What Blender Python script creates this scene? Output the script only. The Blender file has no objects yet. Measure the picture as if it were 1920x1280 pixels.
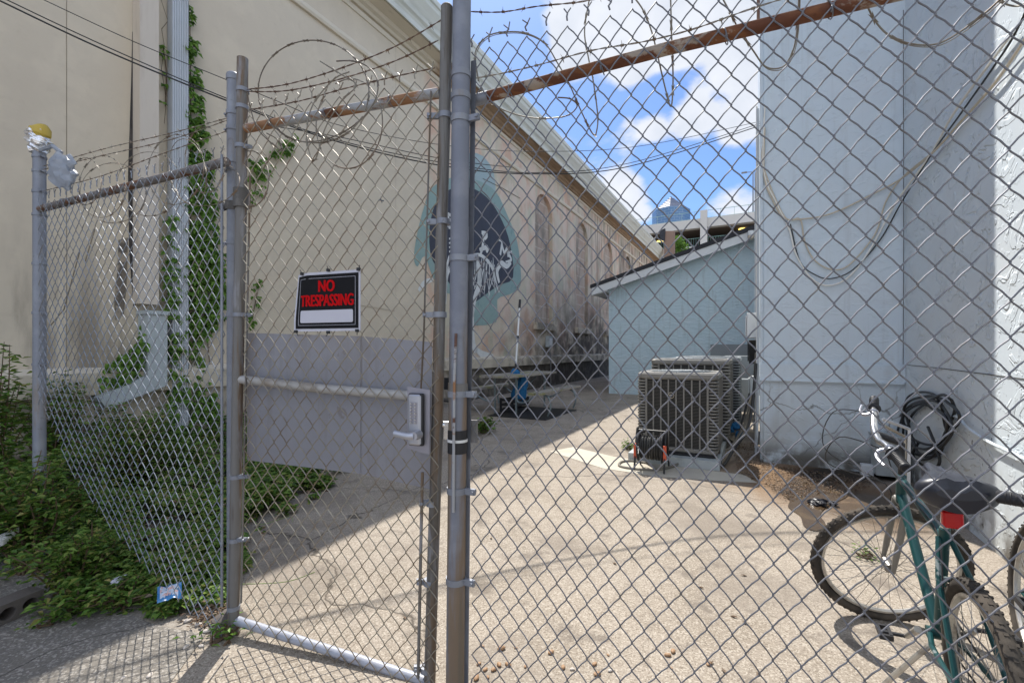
import bpy, math, random
from mathutils import Vector as V, Matrix, Euler, noise, geometry

R = math.radians
rnd = random.Random(7)
scene = bpy.context.scene
col = scene.collection

# ------------------------------------------------------------------ camera, world, sun, exposure
F, CX, HY, EH = 853.33, 960.0, 655.0, 1.36
cam_d = bpy.data.cameras.new('camera'); cam = bpy.data.objects.new('camera', cam_d); col.objects.link(cam)
cam.location = (0, 0, EH); cam.rotation_euler = (R(90), 0, 0)
cam_d.sensor_width = 36; cam_d.lens = 16; cam_d.shift_y = 15 / 1920; cam_d.clip_start = .05; cam_d.clip_end = 5000
scene.camera = cam
scene.view_settings.view_transform = 'Standard'; scene.view_settings.look = 'None'
scene.view_settings.gamma = 1; scene.view_settings.use_curve_mapping = False
scene.view_settings.exposure = 0.80
SUN_EL, SUN_PHI = 55, -5.5          # elevation; degrees right of +Y
SKY_STRENGTH = 0.12
sun_dir = V((math.sin(R(SUN_PHI)) * math.cos(R(SUN_EL)), math.cos(R(SUN_PHI)) * math.cos(R(SUN_EL)), math.sin(R(SUN_EL))))
sd = bpy.data.lights.new('sun', 'SUN'); sd.energy = 4.0; sd.angle = R(.5); sd.color = (1, .95, .87)
so = bpy.data.objects.new('sun', sd); col.objects.link(so); so.rotation_euler = (-sun_dir).to_track_quat('-Z', 'Y').to_euler()

def ray(px, py): return V(((px - CX) / F, 1, (HY - py) / F))
def at(px, py, Y): return V((0, 0, EH)) + ray(px, py) * Y
def gnd(px, py, z=0.0): return at(px, py, F * (EH - z) / (py - HY))

def make_world():
    w = bpy.data.worlds.new('World'); scene.world = w; w.use_nodes = True
    nt = w.node_tree; N = nt.nodes; L = nt.links; N.clear()
    out = N.new('ShaderNodeOutputWorld'); bg = N.new('ShaderNodeBackground')
    sky = N.new('ShaderNodeTexSky'); sky.sky_type = 'NISHITA'; sky.sun_disc = False
    sky.sun_elevation = R(SUN_EL); sky.sun_rotation = R(SUN_PHI); sky.dust_density = .6; sky.ozone_density = 2.2; sky.air_density = 1.0
    tc = N.new('ShaderNodeTexCoord')
    nz = N.new('ShaderNodeTexNoise'); nz.inputs['Scale'].default_value = 5.5; nz.inputs['Detail'].default_value = 9; nz.inputs['Roughness'].default_value = .58
    mp = N.new('ShaderNodeMapping'); mp.inputs['Scale'].default_value = (1, 1, 2.0)
    L.new(tc.outputs['Generated'], mp.inputs['Vector']); L.new(mp.outputs[0], nz.inputs['Vector'])
    acc = nz.outputs['Fac']
    blobs = [(1050, 72, 60, .40), (1140, 75, 75, .40), (1230, 60, 75, .34), (1330, 40, 80, .34), (1410, 30, 70, .30), (1400, 105, 45, .22), (1200, 245, 40, .20), (1270, 225, 50, .30), (1340, 215, 55, .30), (1410, 245, 45, .30),
             (1180, 375, 50, .32), (1140, 300, 40, .14), (1370, 365, 50, .26), (930, 60, 90, -.3), (960, 160, 80, -.3), (1110, 190, 50, -.3), (1230, 170, 45, -.25), (1330, 150, 45, -.2), (1280, 320, 70, -.3), (1400, 310, 40, -.2)]
    for (px, py, r, s) in blobs:
        c = ray(px, py).normalized()
        dp = N.new('ShaderNodeVectorMath'); dp.operation = 'DOT_PRODUCT'; dp.inputs[1].default_value = c
        L.new(tc.outputs['Generated'], dp.inputs[0])
        mr = N.new('ShaderNodeMapRange'); mr.interpolation_type = 'SMOOTHSTEP'
        mr.inputs[1].default_value = math.cos(r * 1.35 / F); mr.inputs[2].default_value = math.cos(r * .3 / F); mr.inputs[3].default_value = 0; mr.inputs[4].default_value = s
        L.new(dp.outputs['Value'], mr.inputs[0])
        ad = N.new('ShaderNodeMath'); ad.operation = 'ADD'; L.new(acc, ad.inputs[0]); L.new(mr.outputs[0], ad.inputs[1]); acc = ad.outputs[0]
    cr = N.new('ShaderNodeMapRange'); cr.interpolation_type = 'SMOOTHSTEP'; cr.inputs[1].default_value = .55; cr.inputs[2].default_value = .78; cr.inputs[4].default_value = .95
    L.new(acc, cr.inputs[0])
    mx = N.new('ShaderNodeMix'); mx.data_type = 'RGBA'; mx.inputs['B'].default_value = (3.9, 4.1, 4.4, 1)
    n2 = N.new('ShaderNodeTexNoise'); n2.inputs['Scale'].default_value = 14; n2.inputs['Detail'].default_value = 6
    L.new(tc.outputs['Generated'], n2.inputs['Vector'])
    cm = N.new('ShaderNodeMix'); cm.data_type = 'RGBA'; cm.inputs['A'].default_value = (3.1, 3.4, 3.9, 1); cm.inputs['B'].default_value = (5.3, 5.35, 5.5, 1)
    L.new(n2.outputs['Fac'], cm.inputs['Factor'])
    # unseen brighter cloud added behind the camera to raise the ambient light
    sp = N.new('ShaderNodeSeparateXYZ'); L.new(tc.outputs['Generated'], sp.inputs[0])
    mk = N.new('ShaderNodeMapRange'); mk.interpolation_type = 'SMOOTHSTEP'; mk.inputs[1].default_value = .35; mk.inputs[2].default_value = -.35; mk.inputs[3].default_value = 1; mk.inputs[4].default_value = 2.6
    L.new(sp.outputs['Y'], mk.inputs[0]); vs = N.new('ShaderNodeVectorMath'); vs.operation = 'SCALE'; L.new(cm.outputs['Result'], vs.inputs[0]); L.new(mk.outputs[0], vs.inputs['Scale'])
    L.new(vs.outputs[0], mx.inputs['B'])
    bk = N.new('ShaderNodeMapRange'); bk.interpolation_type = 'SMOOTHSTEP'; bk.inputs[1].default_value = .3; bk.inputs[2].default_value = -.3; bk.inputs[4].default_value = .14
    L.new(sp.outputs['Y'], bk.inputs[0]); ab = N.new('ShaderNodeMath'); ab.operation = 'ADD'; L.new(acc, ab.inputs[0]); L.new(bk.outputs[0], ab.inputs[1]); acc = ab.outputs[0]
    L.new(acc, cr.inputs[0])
    tint = N.new('ShaderNodeMix'); tint.data_type = 'RGBA'; tint.blend_type = 'MULTIPLY'; tint.inputs['Factor'].default_value = 1; tint.inputs['B'].default_value = (.50, .62, .80, 1)
    L.new(sky.outputs[0], tint.inputs['A'])
    L.new(cr.outputs[0], mx.inputs['Factor']); L.new(tint.outputs['Result'], mx.inputs['A'])
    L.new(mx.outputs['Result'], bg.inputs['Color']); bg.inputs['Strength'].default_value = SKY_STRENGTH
    L.new(bg.outputs[0], out.inputs[0])
make_world()

# ------------------------------------------------------------------ materials
def mat(name, base, rough=.7, metal=0.0, layers=(), bumps=(), spec=.4, island=None, trans=0.0, emit=None, alpha=None):
    m = bpy.data.materials.new(name); m.use_nodes = True
    nt = m.node_tree; N = nt.nodes; L = nt.links
    bs = N['Principled BSDF']; bs.inputs['Roughness'].default_value = rough; bs.inputs['Metallic'].default_value = metal
    bs.inputs['Specular IOR Level'].default_value = spec
    rgb = N.new('ShaderNodeRGB'); rgb.outputs[0].default_value = (*base, 1); cur = rgb.outputs[0]
    tc = N.new('ShaderNodeTexCoord'); sep = None
    if island:
        g = N.new('ShaderNodeNewGeometry'); rp = N.new('ShaderNodeValToRGB'); cr = rp.color_ramp
        while len(cr.elements) < len(island): cr.elements.new(.5)
        for i, c in enumerate(island):
            cr.elements[i].position = i / (len(island) - 1); cr.elements[i].color = (*c, 1)
        L.new(g.outputs['Random Per Island'], rp.inputs[0]); cur = rp.outputs[0]
    def tex(kind, scale, stretch, detail=5, rgh=.6, dist=0):
        mp = N.new('ShaderNodeMapping'); mp.inputs['Scale'].default_value = stretch
        L.new(tc.outputs['Object'], mp.inputs['Vector'])
        if kind == 'brick': mp.inputs['Rotation'].default_value = (-math.pi / 2, 0, 0)
        if kind == 'noise':
            t = N.new('ShaderNodeTexNoise'); t.inputs['Detail'].default_value = detail; t.inputs['Roughness'].default_value = rgh
            t.inputs['Distortion'].default_value = dist; o = t.outputs['Fac']
        elif kind == 'vor':
            t = N.new('ShaderNodeTexVoronoi'); o = t.outputs['Distance']
        elif kind == 'crack':
            t = N.new('ShaderNodeTexVoronoi'); t.feature = 'DISTANCE_TO_EDGE'; o = t.outputs['Distance']
            nz = N.new('ShaderNodeTexNoise'); nz.inputs['Scale'].default_value = scale * 3; nz.inputs['Detail'].default_value = 5
            L.new(mp.outputs[0], nz.inputs['Vector'])
            vm = N.new('ShaderNodeVectorMath'); vm.operation = 'MULTIPLY_ADD'; vm.inputs[1].default_value = (.35 / scale,) * 3
            L.new(nz.outputs['Color'], vm.inputs[0]); L.new(mp.outputs[0], vm.inputs[2])
            t.inputs['Scale'].default_value = scale; L.new(vm.outputs[0], t.inputs['Vector']); return o
        elif kind == 'cell':
            t = N.new('ShaderNodeTexVoronoi'); sp = N.new('ShaderNodeSeparateColor'); L.new(t.outputs['Color'], sp.inputs[0]); o = sp.outputs[0]
        elif kind == 'brick':
            t = N.new('ShaderNodeTexBrick'); o = t.outputs['Fac']; t.inputs['Mortar Size'].default_value = .02; t.inputs['Brick Width'].default_value = .9; t.inputs['Row Height'].default_value = .42
        t.inputs['Scale'].default_value = scale; L.new(mp.outputs[0], t.inputs['Vector']); return o
    for ly in layers:
        o = tex(ly.get('k', 'noise'), ly.get('s', 3), ly.get('st', (1, 1, 1)), ly.get('d', 5), ly.get('r', .6), ly.get('dist', 0))
        mr = N.new('ShaderNodeMapRange'); mr.interpolation_type = 'SMOOTHSTEP'
        mr.inputs[1].default_value = ly.get('lo', .4); mr.inputs[2].default_value = ly.get('hi', .6); mr.inputs[3].default_value = 0; mr.inputs[4].default_value = ly.get('a', 1)
        if ly.get('inv'): mr.inputs[3].default_value = ly.get('a', 1); mr.inputs[4].default_value = 0
        L.new(o, mr.inputs[0]); fac = mr.outputs[0]
        for (ax, a, b) in ly.get('g', ()):
            if sep is None:
                sep = N.new('ShaderNodeSeparateXYZ'); L.new(tc.outputs['Object'], sep.inputs[0])
            gr = N.new('ShaderNodeMapRange'); gr.interpolation_type = 'SMOOTHSTEP'
            if b >= a: gr.inputs[1].default_value = a; gr.inputs[2].default_value = b
            else: gr.inputs[1].default_value = b; gr.inputs[2].default_value = a; gr.inputs[3].default_value = 1; gr.inputs[4].default_value = 0
            L.new(sep.outputs['XYZ'.index(ax)], gr.inputs[0])
            mu = N.new('ShaderNodeMath'); mu.operation = 'MULTIPLY'; L.new(fac, mu.inputs[0]); L.new(gr.outputs[0], mu.inputs[1]); fac = mu.outputs[0]
        for (cx, cy, cz, r1, r2, stx, sty) in ly.get('b', ()):
            vm = N.new('ShaderNodeMapping'); vm.vector_type = 'POINT'
            vm.inputs['Location'].default_value = (-cx / stx, -cy / sty, -cz); vm.inputs['Scale'].default_value = (1 / stx, 1 / sty, 1)
            L.new(tc.outputs['Object'], vm.inputs['Vector'])
            ln = N.new('ShaderNodeVectorMath'); ln.operation = 'LENGTH'; L.new(vm.outputs[0], ln.inputs[0])
            nz = N.new('ShaderNodeTexNoise'); nz.inputs['Scale'].default_value = 2.5; nz.inputs['Detail'].default_value = 5; L.new(tc.outputs['Object'], nz.inputs['Vector'])
            am = N.new('ShaderNodeMath'); am.operation = 'MULTIPLY_ADD'; am.inputs[1].default_value = .6 * r2; L.new(nz.outputs['Fac'], am.inputs[0]); L.new(ln.outputs['Value'], am.inputs[2])
            gr = N.new('ShaderNodeMapRange'); gr.interpolation_type = 'SMOOTHSTEP'; gr.inputs[1].default_value = r1 + .3 * r2; gr.inputs[2].default_value = r2 * 1.3; gr.inputs[3].default_value = 1; gr.inputs[4].default_value = 0
            L.new(am.outputs[0], gr.inputs[0])
            mu = N.new('ShaderNodeMath'); mu.operation = 'MULTIPLY'; L.new(fac, mu.inputs[0]); L.new(gr.outputs[0], mu.inputs[1]); fac = mu.outputs[0]
        mx = N.new('ShaderNodeMix'); mx.data_type = 'RGBA'; mx.inputs['B'].default_value = (*ly['c'], 1)
        L.new(fac, mx.inputs['Factor']); L.new(cur, mx.inputs['A']); cur = mx.outputs['Result']
        if 'rough' in ly:
            mf = N.new('ShaderNodeMix'); mf.data_type = 'FLOAT'; L.new(fac, mf.inputs['Factor'])
            src = bs.inputs['Roughness']
            if src.is_linked: L.new(src.links[0].from_socket, mf.inputs['A'])
            else: mf.inputs['A'].default_value = src.default_value
            mf.inputs['B'].default_value = ly['rough']; L.new(mf.outputs['Result'], src)
        if 'metal' in ly:
            mf = N.new('ShaderNodeMix'); mf.data_type = 'FLOAT'; L.new(fac, mf.inputs['Factor'])
            src = bs.inputs['Metallic']
            if src.is_linked: L.new(src.links[0].from_socket, mf.inputs['A'])
            else: mf.inputs['A'].default_value = src.default_value
            mf.inputs['B'].default_value = ly['metal']; L.new(mf.outputs['Result'], src)
    L.new(cur, bs.inputs['Base Color'])
    prev = None
    for bp in bumps:
        o = tex(bp.get('k', 'noise'), bp['s'], bp.get('st', (1, 1, 1)), bp.get('d', 5), bp.get('r', .6), bp.get('dist', 0))
        if 'lo' in bp:
            mr = N.new('ShaderNodeMapRange'); mr.interpolation_type = 'SMOOTHSTEP'; mr.inputs[1].default_value = bp['lo']; mr.inputs[2].default_value = bp['hi']; L.new(o, mr.inputs[0]); o = mr.outputs[0]
        b = N.new('ShaderNodeBump'); b.inputs['Strength'].default_value = bp.get('a', .6); b.inputs['Distance'].default_value = bp.get('h', .005)
        L.new(o, b.inputs['Height'])
        if prev: L.new(prev, b.inputs['Normal'])
        prev = b.outputs[0]
    if prev: L.new(prev, bs.inputs['Normal'])
    if emit:
        bs.inputs['Emission Color'].default_value = (*emit[0], 1); bs.inputs['Emission Strength'].default_value = emit[1]
    if alpha is not None: bs.inputs['Alpha'].default_value = alpha
    if trans:
        tr = N.new('ShaderNodeBsdfTranslucent'); L.new(cur, tr.inputs['Color'])
        ms = N.new('ShaderNodeMixShader'); ms.inputs[0].default_value = trans
        L.new(bs.outputs[0], ms.inputs[1]); L.new(tr.outputs[0], ms.inputs[2]); L.new(ms.outputs[0], N['Material Output'].inputs[0])
    return m

M = {}
M['cream'] = mat('cream_wall', (.61, .53, .41), .85, layers=[
    dict(s=.5, lo=.4, hi=.7, c=(.57, .49, .38), a=.7), dict(s=2.2, lo=.45, hi=.7, c=(.69, .60, .46), a=.5),
    dict(s=9, lo=.52, hi=.75, c=(.52, .44, .33), a=.35, d=8),
    # old peeled paint further along the wall
    dict(s=.8, lo=.44, hi=.58, c=(.60, .38, .27), a=.8, g=[('X', 5.0, 5.4)], d=8), dict(s=1.1, lo=.5, hi=.62, c=(.50, .49, .37), a=.7, g=[('X', 5.0, 5.6)], d=8, st=(1.3, 1, .5)),
    dict(s=1.6, lo=.48, hi=.56, c=(.70, .58, .48), a=.55, g=[('X', 5, 8)], d=9, st=(1, 1, .5)),
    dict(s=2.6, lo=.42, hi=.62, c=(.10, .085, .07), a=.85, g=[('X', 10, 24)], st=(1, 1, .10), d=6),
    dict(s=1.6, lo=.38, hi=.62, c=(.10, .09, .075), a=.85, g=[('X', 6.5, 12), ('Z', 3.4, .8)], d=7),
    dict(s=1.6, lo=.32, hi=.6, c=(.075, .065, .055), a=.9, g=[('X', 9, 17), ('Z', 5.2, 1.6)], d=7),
    dict(s=1.4, lo=.4, hi=.62, c=(.16, .13, .10), a=.7, g=[('X', -2.4, -1.2), ('X', .6, -.2), ('Z', 3.2, 1.4)], st=(2, 1, .35), d=7),
    dict(s=2.0, lo=.45, hi=.68, c=(.30, .25, .19), a=.6, g=[('Z', 1.6, .4)], d=7)],
    bumps=[dict(s=1.2, a=.4, h=.02), dict(s=28, a=.35, h=.003, st=(.6, 1, 3))])
M['cream_trim'] = mat('cream_trim', (.66, .59, .47), .8, layers=[dict(s=3, lo=.5, hi=.75, c=(.42, .35, .26), a=.5, st=(.4, 1, 2))], bumps=[dict(s=30, a=.2, h=.002)])
M['duct'] = mat('duct_paint', (.60, .53, .44), .7, layers=[dict(s=4, lo=.5, hi=.75, c=(.42, .34, .26), a=.4, st=(2, 2, .3))])
M['soffit'] = mat('soffit_wood', (.36, .25, .16), .85, layers=[dict(s=1, lo=0, hi=.1, c=(.62, .55, .43), g=[('X', 5.6, 5.2)]), dict(s=3, lo=.45, hi=.7, c=(.24, .16, .10), a=.8, st=(.5, 3, 3), g=[('X', 5.2, 5.6)]), dict(s=9, lo=.55, hi=.7, c=(.42, .35, .27), a=.5, st=(.3, 2, 2))])
M['cornice'] = mat('cornice_paint', (.62, .62, .55), .7, layers=[dict(s=3, lo=.5, hi=.75, c=(.36, .36, .29), a=.5, st=(.3, 2, 2))])
M['ledge'] = mat('ledge_stone', (.58, .51, .40), .85, layers=[dict(s=2, lo=.4, hi=.6, c=(.13, .11, .09), a=.8, g=[('X', 5, 13)]), dict(s=4, lo=.5, hi=.7, c=(.2, .18, .14), a=.6)], bumps=[dict(s=20, a=.3)])
M['block'] = mat('infill_block', (.44, .36, .29), .9, layers=[dict(s=1.2, lo=.42, hi=.6, c=(.42, .29, .22), a=.7), dict(k='brick', s=1.0, lo=.2, hi=.8, c=(.60, .53, .44), a=.7), dict(s=2, lo=.46, hi=.68, c=(.14, .12, .10), a=.7, st=(1.5, 1, .4), d=7), dict(s=5, lo=.55, hi=.7, c=(.42, .36, .28), a=.5)])
M['bluewall'] = mat('blue_stucco', (.62, .70, .76), .62, spec=.3, layers=[
    dict(s=1.3, lo=.4, hi=.7, c=(.66, .71, .75), a=.6), dict(s=4.5, lo=.55, hi=.72, c=(.54, .57, .58), a=.5, d=8),
    dict(s=2.5, lo=.52, hi=.68, c=(.50, .55, .58), a=.5, st=(4, 4, .22), d=7), dict(s=1.1, lo=.54, hi=.57, c=(.66, .74, .79), a=.5, d=3), dict(s=14, lo=.62, hi=.72, c=(.22, .22, .20), a=.6, d=8, g=[('Z', 1.5, .3)]),
    dict(s=2.4, lo=.35, hi=.62, c=(.40, .40, .36), a=.6, d=8, g=[('Z', 1.0, .2)]),
    dict(s=3.4, lo=.4, hi=.55, c=(.10, .085, .065), a=.9, d=8, g=[('Z', .34, .06)]),
    dict(k='crack', s=1.2, lo=.0, hi=.012, inv=True, c=(.16, .16, .15), a=.8, g=[('Z', 1.1, .7)])],
    bumps=[dict(s=4.5, lo=.55, hi=.58, a=.5, h=.006, d=3, dist=.7, st=(1, 1, 2.2)), dict(s=40, a=.25, h=.002), dict(s=1.5, a=.3, h=.02)])
M['bluerough'] = mat('blue_rough_stucco', (.66, .73, .78), .6, spec=.3, layers=[
    dict(s=1.3, lo=.4, hi=.7, c=(.66, .69, .71), a=.6), dict(s=22, lo=.66, hi=.70, c=(.05, .05, .05), a=.9, d=3, g=[('Z', 1.35, .5)]),
    dict(s=2.4, lo=.35, hi=.62, c=(.42, .42, .38), a=.5, d=8, g=[('Z', 1.0, .2)]),
    dict(s=3.4, lo=.4, hi=.55, c=(.10, .085, .065), a=.9, d=8, g=[('Z', .3, .04)])],
    bumps=[dict(s=3.2, lo=.54, hi=.57, a=.7, h=.016, d=3, dist=.9, st=(1, 1, 1.5)), dict(s=10, lo=.56, hi=.6, a=.4, h=.006, d=3), dict(s=50, a=.2, h=.002)])
M['lowblue'] = mat('low_blue_wall', (.50, .62, .67), .7, layers=[
    dict(s=2.5, lo=.45, hi=.7, c=(.56, .65, .69), a=.6), dict(s=5, lo=.55, hi=.75, c=(.42, .52, .55), a=.5, d=8), dict(s=3, lo=.52, hi=.66, c=(.38, .46, .48), a=.6, st=(3, 3, .3), d=7), dict(s=9, lo=.6, hi=.7, c=(.2, .25, .26), a=.5, d=8, g=[('Z', 2.2, 4)])],
    bumps=[dict(s=7, lo=.45, hi=.6, a=.6, h=.012, d=4, st=(.6, 1, 1.8)), dict(s=3, k='crack', a=.2)])
M['white'] = mat('white_paint', (.66, .67, .67), .5, layers=[dict(s=5, lo=.5, hi=.8, c=(.5, .5, .48), a=.4)])
M['drain'] = mat('drainpipe_paint', (.50, .53, .56), .45, layers=[dict(s=3, lo=.5, hi=.75, c=(.38, .38, .36), a=.5, st=(1, 1, .3))])
M['chute'] = mat('chute_paint', (.42, .46, .46), .6, layers=[dict(s=6, lo=.5, hi=.75, c=(.36, .38, .36), a=.6, d=7)])
M['shingle'] = mat('roof_shingle', (.035, .035, .04), .9)
M['concrete'] = mat('alley_concrete', (.295, .255, .212), .88, spec=.25, layers=[
    dict(s=.35, lo=.35, hi=.7, c=(.35, .30, .24), a=.8), dict(s=1.4, lo=.45, hi=.62, c=(.235, .198, .155), a=.6, d=8),
    dict(s=5, lo=.5, hi=.75, c=(.20, .168, .13), a=.5, d=8),
    dict(k='cell', s=150, lo=.6, hi=.9, c=(.48, .43, .36), a=.7), dict(k='cell', s=70, lo=.25, hi=.05, c=(.15, .12, .095), a=.0),
    dict(k='cell', s=170, lo=.0, hi=.32, inv=True, c=(.15, .12, .09), a=.75),
    dict(s=.9, lo=.50, hi=.62, c=(.20, .17, .14), a=.65, d=9), dict(s=2.6, lo=.56, hi=.66, c=(.14, .118, .098), a=.65, d=9), dict(k='crack', s=.33, lo=.0, hi=.0035, inv=True, c=(.06, .05, .04), a=.85), dict(k='crack', s=1.1, lo=.0, hi=.004, inv=True, c=(.14, .115, .09), a=.4),
    dict(s=.8, lo=.42, hi=.52, c=(.15, .145, .14), a=.8, b=[(-3.2, 1.4, 0, 1.3, 2.0, 1, 1)]),  # grey patch that paints the shade at the near left
    dict(s=3, lo=.15, hi=.45, c=(.20, .12, .06), a=.9, d=9, b=[(3.0, 4.55, 0, .5, 1.35, .8, 1.15)]),
    dict(s=3, lo=.2, hi=.45, c=(.035, .028, .022), a=.95, d=8, b=[(3.62, 4.95, 0, .35, .7, 1.1, .6)]),
    dict(s=3, lo=.25, hi=.5, c=(.09, .065, .045), a=.9, d=8, rough=.25, b=[(3.0, 4.05, 0, .35, .75, .9, 1.1)])],
    bumps=[dict(k='vor', s=85, a=.45, h=.004), dict(s=2, a=.2, h=.02), dict(k='crack', s=.33, lo=0, hi=.008, a=.6, h=.01)])
M['asphalt'] = mat('worn_concrete', (.175, .16, .14), .9, spec=.25, layers=[  # cracked concrete, base colour darkened for the shade on the apron
    dict(s=.6, lo=.4, hi=.7, c=(.21, .19, .165), a=.7), dict(k='cell', s=100, lo=.62, hi=.9, c=(.42, .39, .35), a=.6), dict(k='cell', s=120, lo=0, hi=.35, inv=True, c=(.13, .12, .11), a=.6),
    dict(s=5, lo=.5, hi=.75, c=(.10, .092, .085), a=.6, d=8), dict(k='crack', s=.5, lo=.0, hi=.005, inv=True, c=(.05, .045, .04), a=.85)],
    bumps=[dict(k='vor', s=85, a=.5, h=.005)])
M['strip'] = mat('pale_strip', (.50, .46, .38), .9, layers=[dict(s=3, lo=.45, hi=.7, c=(.42, .37, .30), a=.6, d=8)], bumps=[dict(s=40, a=.3, h=.003)])
M['galv'] = mat('galvanised_steel', (.225, .24, .28), .55, .3, layers=[
    dict(s=7, lo=.45, hi=.65, c=(.28, .30, .34), a=.7), dict(s=3, lo=.56, hi=.68, c=(.24, .19, .14), a=.6, st=(3, 3, .5), d=7), dict(s=30, lo=.6, hi=.7, c=(.15, .15, .16), a=.5)])
M['galv_old'] = mat('weathered_pipe', (.17, .165, .16), .65, .2, layers=[
    dict(s=2.5, lo=.49, hi=.60, c=(.15, .10, .06), a=.85, st=(6, 6, .5), d=8, metal=.05), dict(s=3.5, lo=.52, hi=.6, c=(.10, .085, .07), a=.7, st=(6, 6, .35), d=8), dict(s=5, lo=.55, hi=.66, c=(.27, .27, .29), a=.8, st=(4, 4, .6))])
M['post'] = mat('main_post_steel', (.19, .205, .25), .6, .25, layers=[
    dict(s=6, lo=.45, hi=.65, c=(.26, .275, .32), a=.7), dict(s=1.6, lo=.38, hi=.52, c=(.19, .13, .075), a=.85, g=[('Z', 1.65, 1.15)], st=(7, 7, .6), d=8, metal=.05),
    dict(s=3, lo=.5, hi=.64, c=(.13, .12, .10), a=.7, g=[('Z', 1.8, 1.2)], st=(7, 7, .5), d=8)])
M['rusty'] = mat('rusty_pipe', (.35, .36, .38), .65, .2, layers=[
    dict(s=5, lo=.49, hi=.56, c=(.27, .125, .045), a=.9, st=(.8, 2, 2), d=8, metal=0, rough=.85), dict(s=7, lo=.54, hi=.6, c=(.10, .04, .022), a=.9, st=(.6, 1.6, 1.6), d=8, metal=0, rough=.9)],
    bumps=[dict(s=60, a=.3, h=.002)])
M['rusty_dark'] = mat('heavy_rust_pipe', (.115, .042, .022), .85, 0, layers=[
    dict(s=9, lo=.45, hi=.6, c=(.19, .075, .03), a=.8, st=(.8, 2, 2), d=8), dict(s=6, lo=.59, hi=.64, c=(.36, .31, .26), a=.85, st=(.8, 1.5, 1.5), d=6)], bumps=[dict(s=60, a=.5, h=.003)])
M['rusty_mid'] = mat('half_rusted_pipe', (.17, .155, .15), .7, .1, layers=[dict(s=8, lo=.5, hi=.58, c=(.14, .06, .03), a=.95, st=(1, 2, 2), d=7), dict(s=12, lo=.56, hi=.62, c=(.26, .25, .25), a=.7)])
M['paintpipe'] = mat('pale_painted_pipe', (.34, .36, .42), .45, .1, layers=[dict(s=14, lo=.6, hi=.7, c=(.2, .17, .15), a=.6), dict(s=5, lo=.5, hi=.7, c=(.38, .39, .44), a=.6)])
M['midpipe'] = mat('mid_rail_pipe', (.40, .39, .38), .55, .2, layers=[dict(s=6, lo=.5, hi=.65, c=(.27, .22, .17), a=.7, st=(.7, 1, 1), d=8)])
M['wire'] = mat('fence_wire', (.17, .175, .20), .55, .25, layers=[dict(s=14, lo=.5, hi=.65, c=(.12, .11, .10), a=.6)])
M['wire_brown'] = mat('old_fence_wire', (.27, .245, .20), .45, .35, layers=[dict(s=10, lo=.47, hi=.6, c=(.17, .125, .085), a=.75)])
M['wire_blue'] = mat('coated_fence_wire', (.25, .275, .32), .5, .3, layers=[dict(s=6, lo=.5, hi=.6, c=(.20, .175, .14), a=.6)])
M['barb'] = mat('rusty_barbed_wire', (.11, .065, .045), .75, .2, layers=[dict(s=20, lo=.5, hi=.6, c=(.22, .15, .10), a=.6)])
M['razor'] = mat('razor_tape', (.22, .20, .165), .55, .2, layers=[dict(s=5, lo=.46, hi=.58, c=(.15, .10, .065), a=.8, metal=.2)])
M['cable'] = mat('black_cable', (.02, .02, .022), .5)
M['sheet'] = mat('grey_sheet', (.27, .272, .305), .42, .2, layers=[dict(s=2.5, lo=.45, hi=.7, c=(.30, .30, .335), a=.7), dict(s=5, lo=.5, hi=.62, c=(.235, .225, .235), a=.5, st=(3, 3, .4), d=7), dict(s=8, lo=.64, hi=.68, c=(.19, .16, .15), a=.6)], bumps=[dict(s=1.8, a=.45, h=.03)])
M['sign_black'] = mat('sign_black', (.010, .010, .012), .6, spec=.12)
M['sign_white'] = mat('sign_white', (.50, .50, .57), .4)
M['sign_red'] = mat('sign_red', (.85, .008, .014), .6, spec=.15)
M['zinc'] = mat('satin_zinc', (.42, .43, .48), .35, .6)
M['plate'] = mat('grey_plate', (.30, .29, .33), .5, .3)
M['steel'] = mat('polished_steel', (.6, .6, .6), .22, .9, layers=[dict(s=12, lo=.55, hi=.7, c=(.35, .33, .3), a=.5)])
M['black'] = mat('black_plastic', (.02, .02, .023), .5)
M['rubber'] = mat('tyre_rubber', (.045, .040, .035), .9, spec=.2, layers=[dict(s=8, lo=.4, hi=.65, c=(.12, .10, .08), a=.7)])
M['saddle'] = mat('saddle_vinyl', (.022, .024, .034), .34, spec=.5)
M['teal'] = mat('teal_frame_paint', (.007, .055, .058), .35, .1, layers=[dict(s=14, lo=.60, hi=.66, c=(.28, .32, .32), a=.8)])
M['rim'] = mat('alloy_rim', (.52, .50, .46), .4, .7, layers=[dict(s=10, lo=.5, hi=.65, c=(.22, .19, .16), a=.7)])
M['spoke'] = mat('spoke_steel', (.25, .24, .23), .4, .8)
M['redlens'] = mat('red_reflector', (.5, .008, .012), .2)
M['yellow'] = mat('yellow_tape', (.50, .36, .06), .5)
M['foil'] = mat('crumpled_foil', (.75, .75, .77), .25, .9, bumps=[dict(s=30, a=.9, h=.01, d=3)])
M['plastic_bag'] = mat('grey_plastic_bag', (.36, .40, .47), .35, alpha=.72, trans=.15, bumps=[dict(s=20, a=.6, h=.01)])
M['acpaint'] = mat('beige_metal', (.215, .205, .185), .5, .15, layers=[dict(s=5, lo=.5, hi=.8, c=(.165, .155, .14), a=.5)])
M['louvre'] = mat('louvre_shadow_metal', (.09, .085, .075), .6)
M['acdark'] = mat('condenser_coil', (.022, .021, .02), .7)
M['acgrey'] = mat('grey_metal_box', (.23, .25, .26), .5, .2)
M['boxgrey'] = mat('painted_box', (.42, .45, .45), .6, layers=[dict(s=8, lo=.5, hi=.7, c=(.25, .26, .25), a=.5)])
M['orange'] = mat('orange_plastic', (.65, .11, .05), .5)
M['hose'] = mat('grey_hose', (.20, .18, .15), .55)
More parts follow.
